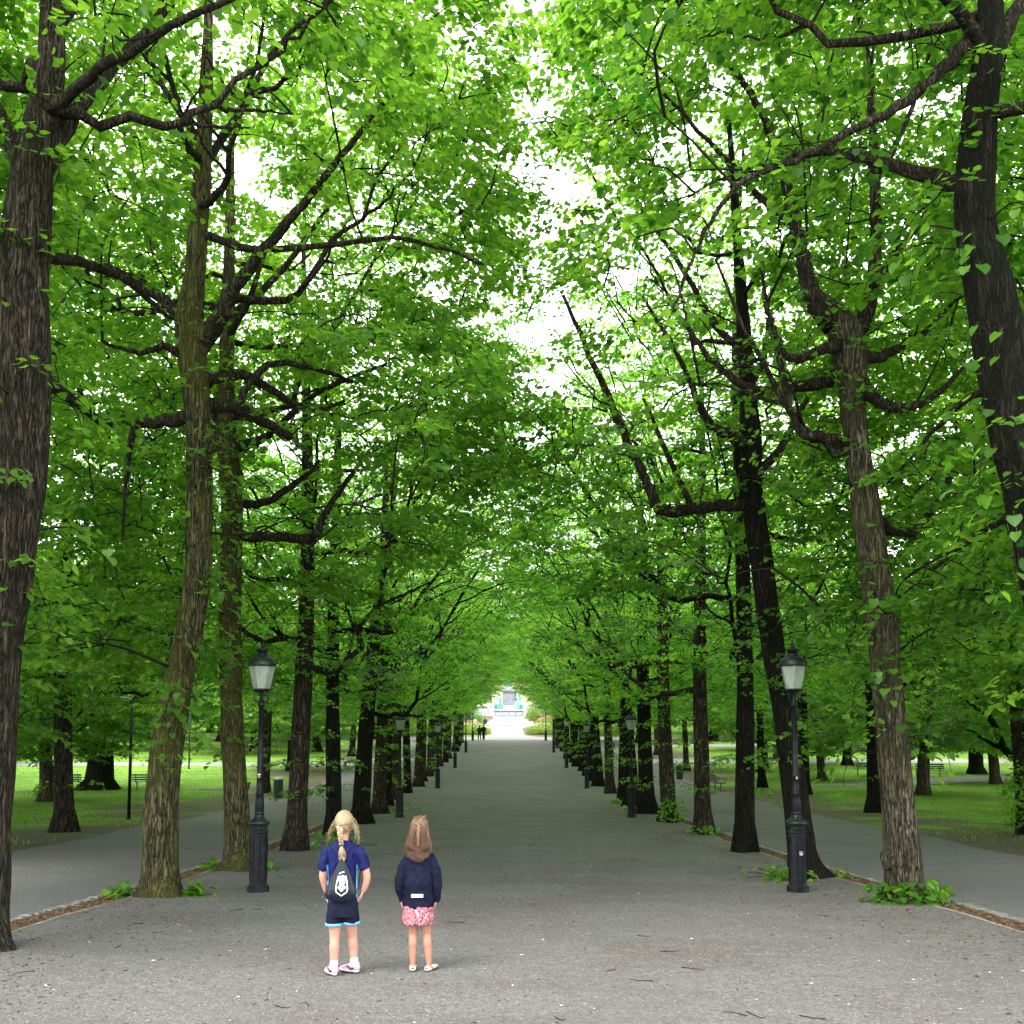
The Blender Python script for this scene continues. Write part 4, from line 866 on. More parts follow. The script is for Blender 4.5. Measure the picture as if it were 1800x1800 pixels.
stepped('pedestal_base', 1.05 * s2, 2.5, 3.1, 'granite'); stepped('pedestal', .88 * s2, 3.1, 5.1, 'granite_dark'); stepped('cornice', 1.1 * s2, 5.1, 5.4, 'granite_dark'); stepped('cap', .8 * s2, 5.4, 5.8, 'granite')
def statue(parent, name, loc, rz, h, m_, seated):
    g = G(); k = h / 1.7
    if seated:
        g.add(*loft([(0, 0, 0, .42, .38), (0, 0, .3, .40, .36), (0, -.05, .5, .34, .36), (0, .05, .8, .24, .2), (0, .05, 1.15, .26, .16), (0, .05, 1.28, .1, .09)], 18, lambda a, t: 1 + .08 * np.sin(7 * a)))
        g.add(*ball((0, .02, 1.45), (.13, .15, .17))); g.add(*tube([(.24, .05, 1.18), (.42, -.1, .95), (.2, -.32, .85)], [.09, .07, .05], 10)); g.add(*tube([(-.24, .05, 1.18), (-.5, 0, 1.2), (-.62, -.2, 1.5)], [.09, .07, .05], 10))
        g.add(*tube([(.12, -.1, .55), (.14, -.42, .52), (.14, -.45, 0)], [.14, .12, .08], 10)); g.add(*tube([(-.12, -.1, .55), (-.16, -.46, .5), (-.2, -.5, 0)], [.14, .12, .08], 10))
    else:
        g.add(*loft([(0, 0, 0, .30, .26), (0, 0, .5, .27, .22), (0, 0, .95, .22, .16), (0, 0, 1.35, .27, .16), (0, 0, 1.45, .1, .09)], 18, lambda a, t: 1 + .07 * np.sin(6 * a)))
        g.add(*ball((0, -.02, 1.6), (.11, .13, .15))); g.add(*tube([(.26, 0, 1.38), (.36, -.08, 1.1), (.2, -.25, 1.05)], [.08, .07, .05], 10)); g.add(*tube([(-.26, 0, 1.38), (-.34, 0, 1.1), (-.3, -.1, .85)], [.08, .07, .05], 10))
    o = remesh(g, name, M[m_], parent, .035, 2); o.location = loc; o.rotation_euler = (0, 0, rz); o.scale = (k, k, k); return o
statue(mroot, 'standing_figure', (0, 0, 5.8), 0, 3.2, 'bronze_dark', False)
statue(mroot, 'seated_figure', (-1.45, -.9, 2.5), -.5, 2.5, 'verdigris', True); statue(mroot, 'seated_figure', (1.45, -.9, 2.5), .5, 2.5, 'verdigris', True)

#BUSHMARK
# flower beds and bushes round the monument
def bush(name, x, y, rx, ry, h, n, material, label, cat, size, group=None, flowers=None, seed=0, stemh=None):
    rg = np.random.default_rng(900 + seed); root = tag(empty(name, (x, y, gz(y))), label, cat, group)
    a = rg.uniform(0, 6.28, n); r = np.sqrt(rg.uniform(.1, 1, n)); ct = rg.uniform(0, 1, n)
    pos = np.stack([np.cos(a) * r * rx, np.sin(a) * r * ry, h * (.1 + .9 * ct * np.sqrt(np.clip(1.15 - r ** 2, 0, 1)))], 1) 
    nn = hnoise(pos, .9, seed); pos *= (1 + .18 * nn)[:, None]
    fw = rg.normal(0, 1, (n, 3)); fw[:, 2] -= .3; up = np.stack([np.cos(a) * .6, np.sin(a) * .6, np.ones(n)], 1) + rg.normal(0, .3, (n, 3))
    V, F, T = leaves(pos, fw, up, size * rg.uniform(.6, 1.2, n), 'far', np.clip(.5 + .6 * nn + rg.normal(0, .15, n), 0, 1))
    tag(mk('foliage', V, F, material, root, False, T), kind='stuff')
    g = G()
    for k in range(9):
        q = pos[int(rg.integers(n))]; g.add(*tube([(q[0] * .2, q[1] * .2, -.1), tuple(q * np.array([.6, .6, .5])), tuple(q)], [.04, .03, .01], 5))
    g.build('stems', M['twig'], root)
    if flowers:
        nf = flowers[1]; a = rg.uniform(0, 6.28, nf); r = np.sqrt(rg.uniform(0, 1, nf)); p = np.stack([np.cos(a) * r * rx, np.sin(a) * r * ry, h * np.sqrt(np.clip(1.2 - r ** 2, .1, 1)) + .05], 1)
        V, F, T = leaves(p, rg.normal(0, 1, (nf, 3)), np.tile([0, 0, 1.], (nf, 1)) + rg.normal(0, .3, (nf, 3)), rg.uniform(.06, .12, nf), 'mid', rg.uniform(0, 1, nf))
        tag(mk('blossoms', V, F, flowers[0], root, False, T), kind='stuff')
    return root
M['petal_red'] = mat('coral_petals', (.50, .25, .18), .7, .2); M['petal_yellow'] = mat('yellow_petals', (.62, .56, .24), .7, .2)
bush('flower_bed', -4.6, 125.5, 2.7, 2.0, 1.25, 3500, M['leaf_lime'], 'lime green flower bed left of the monument path', 'flower bed', .16, None, (M['petal_yellow'], 420), 1)
bush('flower_bed', 5.0, 125.5, 2.7, 2.0, 1.3, 3500, M['leaf_lime'], 'lime green flower bed right of the monument path', 'flower bed', .16, None, (M['petal_yellow'], 350), 2)
bush('flower_bed', -5.6, 133, 3.0, 2.2, 1.3, 2500, M['leaf_lime'], 'orange blossoming bed behind the left green bed', 'flower bed', .16, None, (M['petal_red'], 900), 3)
bush('flower_bed', 7.0, 134, 3.6, 2.4, 1.9, 2800, M['leaf_lime'], 'coral red blossoming bed behind the right green bed', 'flower bed', .16, None, (M['petal_red'], 1300), 4)
bush('bush', -10.2, 124, 3.0, 2.5, 1.6, 3000, M['leaf_lime'], 'yellow green bush behind the left avenue trunks', 'bush', .18, None, (M['petal_yellow'], 60), 5)
bush('bush', 10.6, 124, 3.0, 2.5, 1.6, 3000, M['leaf_lime'], 'yellow green bush behind the right avenue trunks', 'bush', .18, None, None, 6)
bush('bush', 5.2, 156, 2.2, 2, 3.6, 3500, M['leaf_lime'], 'bright yellow green bush to the right of the monument', 'bush', .2, None, None, 7)
bush('bush', 9.8, 158, 2.6, 2, 3.0, 3000, M['leaf_far'], 'soft green bush at the foot of the yellow building', 'bush', .2, None, None, 8)
bush('bush', -6.2, 152, 3.0, 2, 2.4, 3000, M['leaf_far'], 'mid green bush left of the monument steps', 'bush', .2, None, None, 9)
bush('bush', -8.4, 150, 3.2, 2.8, 6.2, 5500, M['leaf_blue'], 'dark blue green shrub tree left of the monument', 'bush', .26, None, None, 10)

bush('leafy_shoots', 14.3, 28.1, .75, .5, 1.9, 900, M['leaf'], 'tall dark leafy shoots up the foot of the trunk at the right edge', 'plant', .11, 'leafy shoots at the feet of the trees', None, 21)
bush('leafy_shoots', 5.3, 33.0, .5, .35, 1.0, 260, M['leaf'], 'leafy shoots climbing the foot of a gnarled right trunk', 'plant', .10, 'leafy shoots at the feet of the trees', None, 22)
# ------------------------------------------------------------------ yellow building behind the monument
BY = 198.0; bz = gz(BY); broot = tag(empty('yellow_building', (6, BY, bz)), 'long yellow plastered building with pale trim behind the monument', 'building')
W2 = 42; floors = [(2.9, 5.3), (7.4, 9.8), (11.6, 13.6)]; xs = np.arange(-38, 39, 4.75)
g = G(); zc = [0] + [z for f in floors for z in f] + [15.5]
for a, b in zip(zc[0::2], zc[1::2]): g.add(*box(-W2, W2, 0, .5, a, b))
for z0, z1 in floors:
    xe = [-W2] + [x + s * .75 for x in xs for s in (-1, 1)] + [W2]
    for a, b in zip(xe[0::2], xe[1::2]): g.add(*box(a, b, 0, .5, z0, z1))
g.add(*box(-W2, W2, 12, 12.4, 0, 15.5)); g.add(*box(-W2, -W2 + .4, .5, 12, 0, 15.5)); g.add(*box(W2 - .4, W2, .5, 12, 0, 15.5)); g.build('wall', M['facade'], broot, False)
G().add(*box(-W2 - .1, W2 + .1, -.12, 0, 0, 1.9)).build('stone_base', M['granite'], broot, False)
G().add(*box(-W2 - .1, W2 + .1, -.18, 0, 1.902, 2.2)).build('string_course', M['trim'], broot, False)
G().add(*box(-W2 - .5, W2 + .5, -.5, 12.8, 15.5, 16.0)).build('cornice', M['trim'], broot, False)
g = G(); g.add([(-W2 - .3, -.3, 16), (W2 + .3, -.3, 16), (W2 + .3, 12.6, 16), (-W2 - .3, 12.6, 16), (-W2 + 4, 6, 19.5), (W2 - 4, 6, 19.5)], [np.array([[0, 1, 5, 4], [2, 3, 4, 5]]), np.array([[1, 2, 5], [3, 0, 4]])]); g.build('roof', M['rooft'], broot, False)
wf = G(); w_, h_ = .75, 1.2
for q in (box(-w_, -w_ + .09, .12, .2, -h_, h_), box(w_ - .09, w_, .12, .2, -h_, h_), box(-w_ + .09, w_ - .09, .12, .2, -h_, -h_ + .09), box(-w_ + .09, w_ - .09, .12, .2, h_ - .09, h_), box(-.05, .05, .13, .19, -h_ + .09, h_ - .09), box(-w_ + .09, -.05, .14, .18, .35, .42), box(.05, w_ - .09, .14, .18, .35, .42), box(-w_ + .09, -.05, .14, .18, -.42, -.35), box(.05, w_ - .09, .14, .18, -.42, -.35)): wf.add(*q)
wo_ = wf.build('window', M['wframe'], broot, False); po_ = G().add(*box(-w_ + .05, w_ - .05, .205, .24, -h_ + .05, h_ - .05)).build('pane', M['pane'], wo_, False); so_ = G().add(*box(-w_ - .12, w_ + .12, -.12, .1, -h_ - .14, -h_ - .002)).build('sill', M['trim'], wo_, False)
first = True
for z0, z1 in floors:
    for x in xs:
        if first: a = wo_; first = False
        else:
            a = wo_.copy(); COL.objects.link(a); a.parent = broot
            for ch in (po_, so_): c = ch.copy(); COL.objects.link(c); c.parent = a
        a.location = (x, 0, (z0 + z1) / 2); a.scale = (1, 1, (z1 - z0) / 2.4)

# ------------------------------------------------------------------ people
def skin(name, col):
    m = mat(name, col, .55, .35); g = N(m); m.node_tree.nodes['Principled BSDF'].inputs['Subsurface Weight'].default_value = .12
    m.node_tree.nodes['Principled BSDF'].inputs['Subsurface Radius'].default_value = (.02, .008, .004)
    g.out(g.mix(g.mr(g.noise(16, 4), .4, .65, 0, .6), col, (col[0] * .95, col[1] * .78, col[2] * .72))); return m
M['skin_a'] = skin('fair_skin', (.50, .27, .20)); M['skin_b'] = skin('tan_skin', (.38, .20, .135))
def hair_mat(name, a, b, c):
    m = mat(name, b, .42, .5); g = N(m); g.out(g.ramp(g.attr('tint'), [(0, a), (.5, b), (1, c)])); return m
M['hair_a'] = hair_mat('blonde_hair', (.11, .058, .025), (.31, .21, .11), (.54, .43, .27)); M['hair_b'] = hair_mat('light_brown_hair', (.030, .012, .006), (.11, .052, .027), (.33, .19, .10))
def cloth(name, a, b, sc=9, rough=.75):
    m = mat(name, a, rough, .25); g = N(m); f = g.noise(sc, 4, .6); g.out(g.mix(g.mr(f, .35, .7, 0, 1), a, b), g.bump(g.noise(260, 2), .0015, .4)); return m
M['shirt'] = cloth('royal_blue_shirt', (.001, .003, .045), (.002, .007, .085)); g = N(M['shirt'])
zx = g.sep(); side = g.math('MULTIPLY', g.mr(g.math('ABSOLUTE', zx[0]), .116, .119, 0, 1), g.mr(zx[2], .93, .91, 0, 1)); side = g.math('MULTIPLY', side, g.mr(g.math('ABSOLUTE', zx[0]), .128, .131, 1, 0))
g.out(g.mix(side, g.mix(g.mr(g.noise(9, 4), .35, .7, 0, 1), (.001, .003, .045), (.002, .007, .085)), (.14, .36, .60)))
M['navy'] = cloth('dark_navy_cloth', (.001, .0014, .012), (.002, .003, .022)); M['navy_fleece'] = cloth('navy_softshell', (.001, .0016, .012), (.002, .003, .021), 6, .85)
M['lightblue'] = cloth('light_blue_hem', (.10, .38, .66), (.16, .46, .72)); M['bagcloth'] = cloth('black_nylon', (.006, .008, .014), (.012, .016, .026), 14, .38)
M['print_white'] = mat('white_print', (.82, .84, .86), .6, .3); M['sock'] = cloth('white_sock', (.56, .57, .63), (.64, .65, .70), 30)
M['pinkshoe'] = cloth('pink_mesh_shoe', (.58, .28, .44), (.66, .42, .56), 20); M['sole'] = mat('white_sole', (.62, .60, .64), .5, .4); M['blackrub'] = mat('black_rubber', (.01, .01, .012), .6, .3)
M['tanshoe'] = cloth('cream_leather', (.62, .50, .36), (.70, .58, .44), 20, .5); M['brownsole'] = mat('brown_sole', (.09, .045, .03), .6, .3)
M['tie'] = mat('dark_hair_tie', (.02, .015, .02), .7, .2); M['eye'] = mat('eye', (.75, .75, .72), .2, .5); M['iris'] = mat('iris', (.03, .06, .09), .2, .5); M['lip'] = mat('lip', (.55, .22, .20), .5, .3)
m = mat('pink_floral', (.7, .3, .35), .8, .2); g = N(m); M['floral'] = m
cc_ = g.n('ShaderNodeSeparateColor'); g.l(g.voro(62, out='Color'), cc_.inputs['Color']); dd_ = g.voro(62)
base_ = g.ramp(cc_.outputs['Red'], [(.0, (.34, .06, .10)), (.3, (.40, .16, .19)), (.55, (.44, .34, .34)), (.72, (.24, .03, .06)), (.82, (.02, .02, .035))]); base_.node.color_ramp.interpolation = 'CONSTANT'
g.out(g.mix(g.mr(dd_, .34, .5, 0, .6), base_, (.37, .15, .17)))

def hand(g, w_, dirv, out, size=1.0, curl=.5, flip=1):
    """palm, four bent fingers of different lengths and a side thumb, hanging from wrist w_"""
    w_ = np.array(w_, dtype=float); d = np.array(dirv, dtype=float); d /= np.linalg.norm(d); o = np.array(out, dtype=float); o -= d * (o @ d); o /= np.linalg.norm(o); s = np.cross(d, o) * flip
    k = size; c = w_ + d * .036 * k
    V, F = loft([(0, 0, 0, .015, .010), (0, 0, .015, .021, .011), (0, 0, .045, .026, .011), (0, 0, .066, .025, .009)], 12)
    V = V * k; g.add(w_ + V[:, 0:1] * s + V[:, 1:2] * o + V[:, 2:3] * d, F)
    for i, (u, ln) in enumerate(((-.019, .050), (-.0065, .058), (.0065, .054), (.019, .042))):
        p0 = w_ + d * .058 * k + s * u * k; p1 = p0 + d * ln * .45 * k + o * -.004 * k; p2 = p1 + (d * .8 - o * curl) * ln * .33 * k; p3 = p2 + (d * .5 - o * curl * 1.5) * ln * .27 * k
        g.add(*tube([p0, p1, p2, p3], [.0075 * k, .0068 * k, .006 * k, .0045 * k], 8))
    t0 = w_ + d * .018 * k - s * .018 * k; g.add(*tube([t0, t0 + (d * .6 - s * .75) * .026 * k, t0 + (d * .95 - s * .7 - o * .25) * .045 * k, t0 + (d * 1.2 - s * .62 - o * .4) * .058 * k], [.010 * k, .009 * k, .0078 * k, .0055 * k], 8))
def head(g, c, r=(.073, .088, .102)):
    c = np.array(c); g.add(*ball(c, r, 22, 15)); g.add(*ball(c + [0, .022, -.042], (.052, .060, .062), 18, 11))          # skull, jaw
    g.add(*tube([c + [0, .078, .008], c + [0, .100, -.018], c + [0, .088, -.030]], [.008, .012, .009], 8))                   # nose
    for s in (-1, 1): g.add(*ball(c + [s * .073, .002, -.012], (.010, .018, .026), 10, 7)); g.add(*ball(c + [s * .034, .066, -.028], (.018, .016, .014), 10, 7))
    g.add(*ball(c + [0, .078, -.055], (.020, .010, .008), 10, 7))
def face(root, c):
    c = np.array(c)
    for s in (-1, 1):
        e = G().add(*ball(c + [s * .028, .078, .004], (.012, .008, .008), 12, 7)).build('eye', M['eye'], root); G().add(*ball(c + [s * .028, .0845, .004], (.005, .0025, .005), 8, 5)).build('iris', M['iris'], e)
    G().add(*ball(c + [0, .087, -.055], (.018, .004, .005), 10, 5)).build('lips', M['lip'], root)
def strands(g, lines, r, rq, wig=.0016, n=9, tint=(.5, .2)):
    for L_ in lines:
        Q = smoothline(L_, 4); Q += rq.normal(0, wig, Q.shape) * np.linspace(0, 1, len(Q))[:, None]; t = float(np.clip(rq.normal(*tint), 0, 1))
        V, F = tube(Q, np.linspace(r, r * .45, len(Q)), 3); g.add(V, F[0], t)
def braid(g, A, B, amp, r, turns, rq, sag=None):
    A, B = np.array(A, float), np.array(B, float); n = int(turns * 14)
    for k in range(3):
        t = np.linspace(0, 1, n); ph = t * turns * 2 * math.pi + k * 2 * math.pi / 3; am = amp * (1.1 - .45 * t)
        P = A + (B - A) * t[:, None] + np.stack([np.sin(ph) * am, -.55 * am * np.sin(2 * ph), 0 * t], 1)
        if sag is not None: P[:, 1] += sag(t)
        V, F = tube(P, r * (1.05 - .4 * t) * (1 - .15 * np.cos(ph * 2)), 8); g.add(V, F, [.35, .6, .85][k])
        for j in range(5):
            a = j * 1.257; O = np.array([math.cos(a), math.sin(a), 0]) * r * .86; V, F = tube(P + O, r * .22, 3); g.add(V, F[0], float(np.clip(rq.normal(.6, .25), 0, 1)))
def shoe(root, at_, yaw, L_, kind):
    c, s = math.cos(yaw), math.sin(yaw)
    def tr(V): V = np.asarray(V, float); return np.stack([at_[0] + V[:, 0] * c - V[:, 1] * s, at_[1] + V[:, 0] * s + V[:, 1] * c, V[:, 2] + at_[2]], 1)
    n = 28; a = np.arange(n) * 2 * math.pi / n
    def outline(k, z, w1=1.0):     # sole outline: heel at y=-.25L, toe at y=.75L
        y = L_ * (.25 + .5 * np.sin(a)) * k + .25 * L_ * (1 - k); wd = L_ * (.155 + .045 * np.sin(a) - .02 * np.cos(2 * a)) * w1 * k; return np.stack([wd * np.cos(a), y, np.full(n, z)], 1)
    def slab(levels): V = np.vstack([outline(k, z) for k, z in levels] + [[[0, L_ * .25, levels[0][1]]], [[0, L_ * .25, levels[-1][1]]]]); return V, [ringfaces(len(levels), n), capfaces(len(levels), n)]
    if kind == 'sneaker':
        V, F = slab([(.94, 0), (.98, .002), (.98, .009)]); G().add(tr(V), F).build('outsole', M['blackrub'], root)
        V, F = slab([(.99, .009), (1.05, .013), (1.06, .026), (1.0, .034)]); up = V[:, 1] < .1 * L_; V[:, 2] += np.where(up, .006, 0) * (V[:, 2] > .012); G().add(tr(V), F).build('midsole', M['sole'], root)
        g = G(); 
        for yy, zz, rx, ry, rz in ((-.16, .05, .030, .030, .032), (-.10, .058, .031, .035, .036), (.0, .06, .031, .05, .034), (.12, .052, .032, .05, .030), (.28, .044, .034, .055, .024), (.44, .038, .036, .05, .018), (.58, .034, .031, .035, .014)): g.add(tr(ball((0, yy * L_, zz), (rx, ry, rz), 14, 9)[0]), ball((0, 0, 0), (rx, ry, rz), 14, 9)[1])
        V, F = tube([(0, -.235 * L_, .07), (0, -.26 * L_, .092)], .008, 8); g.add(tr(V), F)
        o = remesh(g, 'upper', M['pinkshoe'], root, .0045, 3)
        for sd in (-1, 1):       # curved black tick on both flanks
            t = np.linspace(0, 1, 9); y = (-.10 + .42 * t) * L_; z = .050 - .016 * np.sin(np.pi * np.clip(t * 1.5, 0, 1)) * (t < .67) + .02 * (t > .5) * (t - .5); hw = .0062 * np.sin(np.pi * np.clip(t * .9 + .1, 0, 1)) ** .8
            x = sd * (.0355 + .002 * t); P = []
            for i in range(9): P += [(x[i], y[i], z[i] - hw[i]), (x[i], y[i], z[i] + hw[i]), (x[i] - sd * .006, y[i], z[i] + hw[i]), (x[i] - sd * .006, y[i], z[i] - hw[i])]
            F = ringfaces(9, 4); G().add(tr(P), F).build('tick_mark', M['blackrub'], root)
        for k in range(4): V, F = tube([(-.016, (.10 + .07 * k) * L_, .080 - .008 * k), (0, (.11 + .07 * k) * L_, .086 - .008 * k), (.016, (.10 + .07 * k) * L_, .080 - .008 * k)], .0025, 5); G().add(tr(V), F).build('lace', M['sole'], root)
    else:
        V, F = slab([(.94, 0), (1.0, .003), (1.02, .012), (.99, .015)]); G().add(tr(V), F).build('sole', M['brownsole'], root)
        g = G()
        for yy, zz, rx, ry, rz in ((-.15, .026, .029, .026, .022), (-.05, .02, .029, .04, .016), (.1, .02, .028, .05, .015), (.3, .024, .031, .05, .018), (.48, .023, .032, .045, .016), (.60, .021, .026, .03, .012)): g.add(tr(ball((0, yy * L_, zz), (rx, ry, rz), 14, 9)[0]), ball((0, 0, 0), (rx, ry, rz), 14, 9)[1])
        remesh(g, 'upper', M['tanshoe'], root, .0045, 2)
        V, F = box(-.010, .010, -.243 * L_ - .006, -.243 * L_ + .004, .026, .040); G().add(tr(V), F).build('heel_tab', M['brownsole'], root, False)
wrk = lambda amp, f, sd: (lambda p: amp * .22 + amp * (noise.noise(Vector((p.x * f + sd, p.y * f, p.z * f * .45))) + .5 * noise.noise(Vector((p.x * f * 2.3, p.y * f * 2.3 + sd, p.z * f * 1.4)))))

# blonde child with the drawstring bag (faces away, +Y)
rq = np.random.default_rng(31); kx, ky = -1.385, 8.8
ch = tag(empty('person', (kx, ky, gz(ky) + .022)), 'blonde braided child in blue shirt and dark shorts wearing a drawstring bag', 'person')
g = G(); HC = np.array((.004, .015, 1.262))
head(g, HC); g.add(*tube([(0, -.005, 1.06), (.002, 0, 1.14), (.003, .01, 1.20)], [.052, .042, .043], 16))
g.add(*loft([(0, 0, .50, .10, .08), (0, 0, .60, .112, .082), (0, 0, .72, .10, .072), (0, 0, .85, .105, .075), (0, 0, .98, .112, .072), (0, 0, 1.04, .100, .060), (0, 0, 1.085, .05, .045)], 24))
SL, SR = (-.115, 0, 1.03), (.115, 0, 1.03)
g.add(*tube(smoothline([SL, (-.150, -.012, .93), (-.168, -.015, .83), (-.155, .01, .75), (-.142, .03, .685)], 3), np.interp(np.linspace(0, 1, 13), [0, .3, .55, .75, 1], [.036, .034, .031, .029, .021]), 14))
g.add(*tube(smoothline([SR, (.165, -.012, .94), (.205, -.015, .84), (.197, .0, .76), (.170, .012, .695)], 3), np.interp(np.linspace(0, 1, 13), [0, .3, .55, .75, 1], [.036, .034, .032, .029, .021]), 14))
hand(g, (-.142, .03, .69), (.05, .1, -1), (-1, 0, 0), .95, .5, 1); hand(g, (.170, .012, .70), (-.28, .05, -1), (1, 0, 0), .98, .55, -1)
for hx, kx_, ax, hy in ((-.062, -.062, -.066, 0), (.062, .074, .088, .10)):
    g.add(*tube(smoothline([(hx, 0, .58), (hx * 1.0, hy * .4, .44), (kx_, hy * .75, .33), (kx_ + (ax - kx_) * .3, hy * .9 - .008, .26), (kx_ + (ax - kx_) * .6, hy - .004, .20), (ax, hy, .09), (ax, hy, .05)], 3), np.interp(np.linspace(0, 1, 19), [0, .18, .4, .58, .72, .9, 1], [.060, .056, .040, .043, .038, .025, .027]), 18))
    g.add(*ball((ax, hy, .045), (.028, .035, .03)))
remesh(g, 'body', M['skin_a'], ch, .0055, 3); face(ch, HC)
g = G(); g.add(*loft([(0, .0, .60, .128, .095), (0, 0, .70, .125, .092), (0, 0, .82, .122, .088), (0, 0, .93, .128, .090), (0, 0, 1.02, .134, .088), (0, 0, 1.07, .120, .076), (0, 0, 1.10, .078, .062), (0, .003, 1.122, .055, .052)], 32))
g.add(*tube([(-.10, 0, 1.055), (-.135, 0, 1.02), (-.158, -.01, .95), (-.176, -.012, .885)], [.045, .052, .050, .047], 18)); g.add(*tube([(.10, 0, 1.055), (.135, 0, 1.02), (.168, -.01, .95), (.190, -.013, .885)], [.045, .052, .050, .046], 18))
remesh(g, 'shirt', M['shirt'], ch, .006, 3, wrk(.017, 15, 2))
g = G(); g.add(*loft([(0, 0, .49, .132, .102), (0, -.004, .56, .130, .104), (0, 0, .62, .126, .098), (0, 0, .66, .118, .088)], 28)); g.add(*loft([(-.068, .0, .425, .070, .078), (-.066, 0, .50, .070, .085), (-.06, 0, .58, .066, .085)], 24)); g.add(*loft([(.070, .02, .435, .070, .078), (.066, .01, .50, .070, .085), (.06, 0, .58, .066, .085)], 24))
remesh(g, 'shorts', M['navy'], ch, .006, 2, wrk(.007, 14, 5))
for x, y, z in ((-.068, 0, .428), (.070, .021, .437)): G().add(*loft([(x, y, z - .012, .0755, .0835), (x, y, z + .010, .0765, .0845)], 28)).build('hem', M['lightblue'], ch)
for x, y in ((-.066, 0), (.088, .10)): G().add(*loft([(x, y, .05, .038, .044), (x, y, .085, .035, .040), (x, y, .124, .0345, .038), (x, y, .130, .032, .035)], 18)).build('sock', M['sock'], ch)
shoe(ch, (-.068, .0, 0), R(32), .205, 'sneaker'); shoe(ch, (.088, .10, 0), R(58), .205, 'sneaker')
# hair: cap, combed-back strands, braid, tail and loose wisps
TIE = np.array((-.014, -.088, 1.250)); hg = G(); hg.add(*ball(HC + [0, -.008, .010], (.0775, .090, .100), 24, 15), .30)
cap_lines = []
for k in range(1100):
    a = rq.uniform(-.15, math.pi + .15) if k % 4 else rq.uniform(-math.pi * .9, -.1 * math.pi); e = rq.uniform(.05, 1.25) if k % 4 else rq.uniform(-.75, -.2)
    d0 = np.array([math.cos(a) * math.cos(e), math.sin(a) * math.cos(e), math.sin(e)]); d1 = (TIE - HC); d1 /= np.linalg.norm(d1); L_ = []
    for t in (0, .25, .5, .75, .93):
        q = d0 * (1 - t) + d1 * t; q /= np.linalg.norm(q) + 1e-9; L_.append(HC + [0, -.008, .010] + q * np.array([.080, .092, .103]) * (1.0 + .025 * math.sin(math.pi * t) + rq.normal(0, .006)))
    L_.append(TIE + rq.normal(0, .006, 3)); cap_lines.append(L_)
strands(hg, cap_lines, .0014, rq, .0008, tint=(.62, .28))
braid(hg, TIE + [0, -.012, -.004], (0, -.098, 1.095), .014, .0125, 3.2, rq, lambda t: -.012 * np.sin(math.pi * t))
tl = []
for k in range(70):
    o = rq.normal(0, 1, 2); tl.append([(.001 + o[0] * .003, -.100 + o[1] * .002, 1.085), (.006 + o[0] * .012, -.112 + o[1] * .007, 1.03), (.008 + o[0] * .011, -.112, .98), (.012 + o[0] * .004, -.110, rq.uniform(.90, .97))])
strands(hg, tl, .0028, rq, .001, tint=(.72, .2))
ws = []
for k in range(60):
    s = 1 if k % 5 < 3 else -1; z0 = HC[2] + rq.uniform(-.03, .06); q0 = (HC[0] + s * .074, rq.uniform(-.05, .03), z0); sp = rq.uniform(.0, .04)
    ws.append([q0, (HC[0] + s * (.088 + sp * .5), q0[1] - .01, z0 - .03), (HC[0] + s * (.100 + sp), q0[1] - .015, z0 - .07 - sp), (HC[0] + s * (.090 + sp * .6), q0[1] - .01, z0 - .11 - sp + rq.normal(0, .015))])
strands(hg, ws, .0008, rq, .002, tint=(.85, .1))
hg.build('hair', M['hair_a'], ch); G().add(*ball(TIE + [0, -.006, 0], (.017, .012, .010), 14, 7)).build('hair_tie', M['tie'], ch); G().add(*ball((0, -.100, 1.09), (.012, .012, .006), 12, 7)).build('hair_tie', M['tie'], ch)
# the bag
bag = tag(empty('drawstring_bag', (kx, ky, gz(ky) + .022)), 'black drawstring bag with a white shield and 98, on the blonde child', 'bag')
BR = [(.006, -.105, .985, .012, .010), (.006, -.106, .955, .024, .018), (.008, -.112, .90, .052, .026), (.006, -.118, .84, .080, .032), (.006, -.125, .78, .104, .040), (.006, -.130, .73, .124, .046), (.004, -.130, .69, .132, .046), (.004, -.126, .655, .118, .040), (.004, -.118, .632, .085, .030), (.004, -.112, .622, .05, .02)]
bw = lambda a, t: 1 + .10 * (1 - t) ** 1.2 * np.sin(a * 13) + .030 * np.sin(a * 7 + 6 * t) + .012 * np.sin(a * 19 + 9 * t)
V, F = loft([tuple(np.interp(u, np.linspace(0, 1, 10), np.array(BR)[:, k]) for k in range(5)) for u in np.linspace(0, 1, 60)], 90, bw); G().add(V, F).build('pouch', M['bagcloth'], bag)
bz_ = np.array(BR)[::-1]
def bag_y(x, z): cx = .005; rx = np.interp(z, bz_[:, 2], bz_[:, 3]); ry = np.interp(z, bz_[:, 2], bz_[:, 4]); cyy = np.interp(z, bz_[:, 2], bz_[:, 1]); return cyy - ry * 1.10 * np.sqrt(np.clip(1 - ((x - cx) / rx) ** 2, .05, 1)) - .0045
for L_ in ([(.0, -.104, .982), (-.055, -.098, 1.06), (-.098, -.06, 1.108), (-.112, .0, 1.112), (-.112, .085, 1.03), (-.135, .085, .88), (-.138, .01, .76), (-.122, -.10, .69)], [(.012, -.104, .982), (.06, -.098, 1.06), (.100, -.06, 1.106), (.114, .0, 1.112), (.112, .085, 1.03), (.135, .085, .88), (.136, .01, .76), (.128, -.10, .69)]):
    G().add(*tube(smoothline(L_, 5), .0035, 8)).build('strap', M['bagcloth'], bag)
def flat_on_bag(polys, name):
    g = G()
    for pl in polys:
        n = len(pl) // 2; V = [(x, 0, z) for x, z in pl]; V = np.array(V, float); V[:, 1] = bag_y(V[:, 0], V[:, 2]); g.add(V, np.array([[i, i + 1, n + i + 1, n + i] for i in range(n - 1)]))
    return g.build(name, M['print_white'], bag, False)
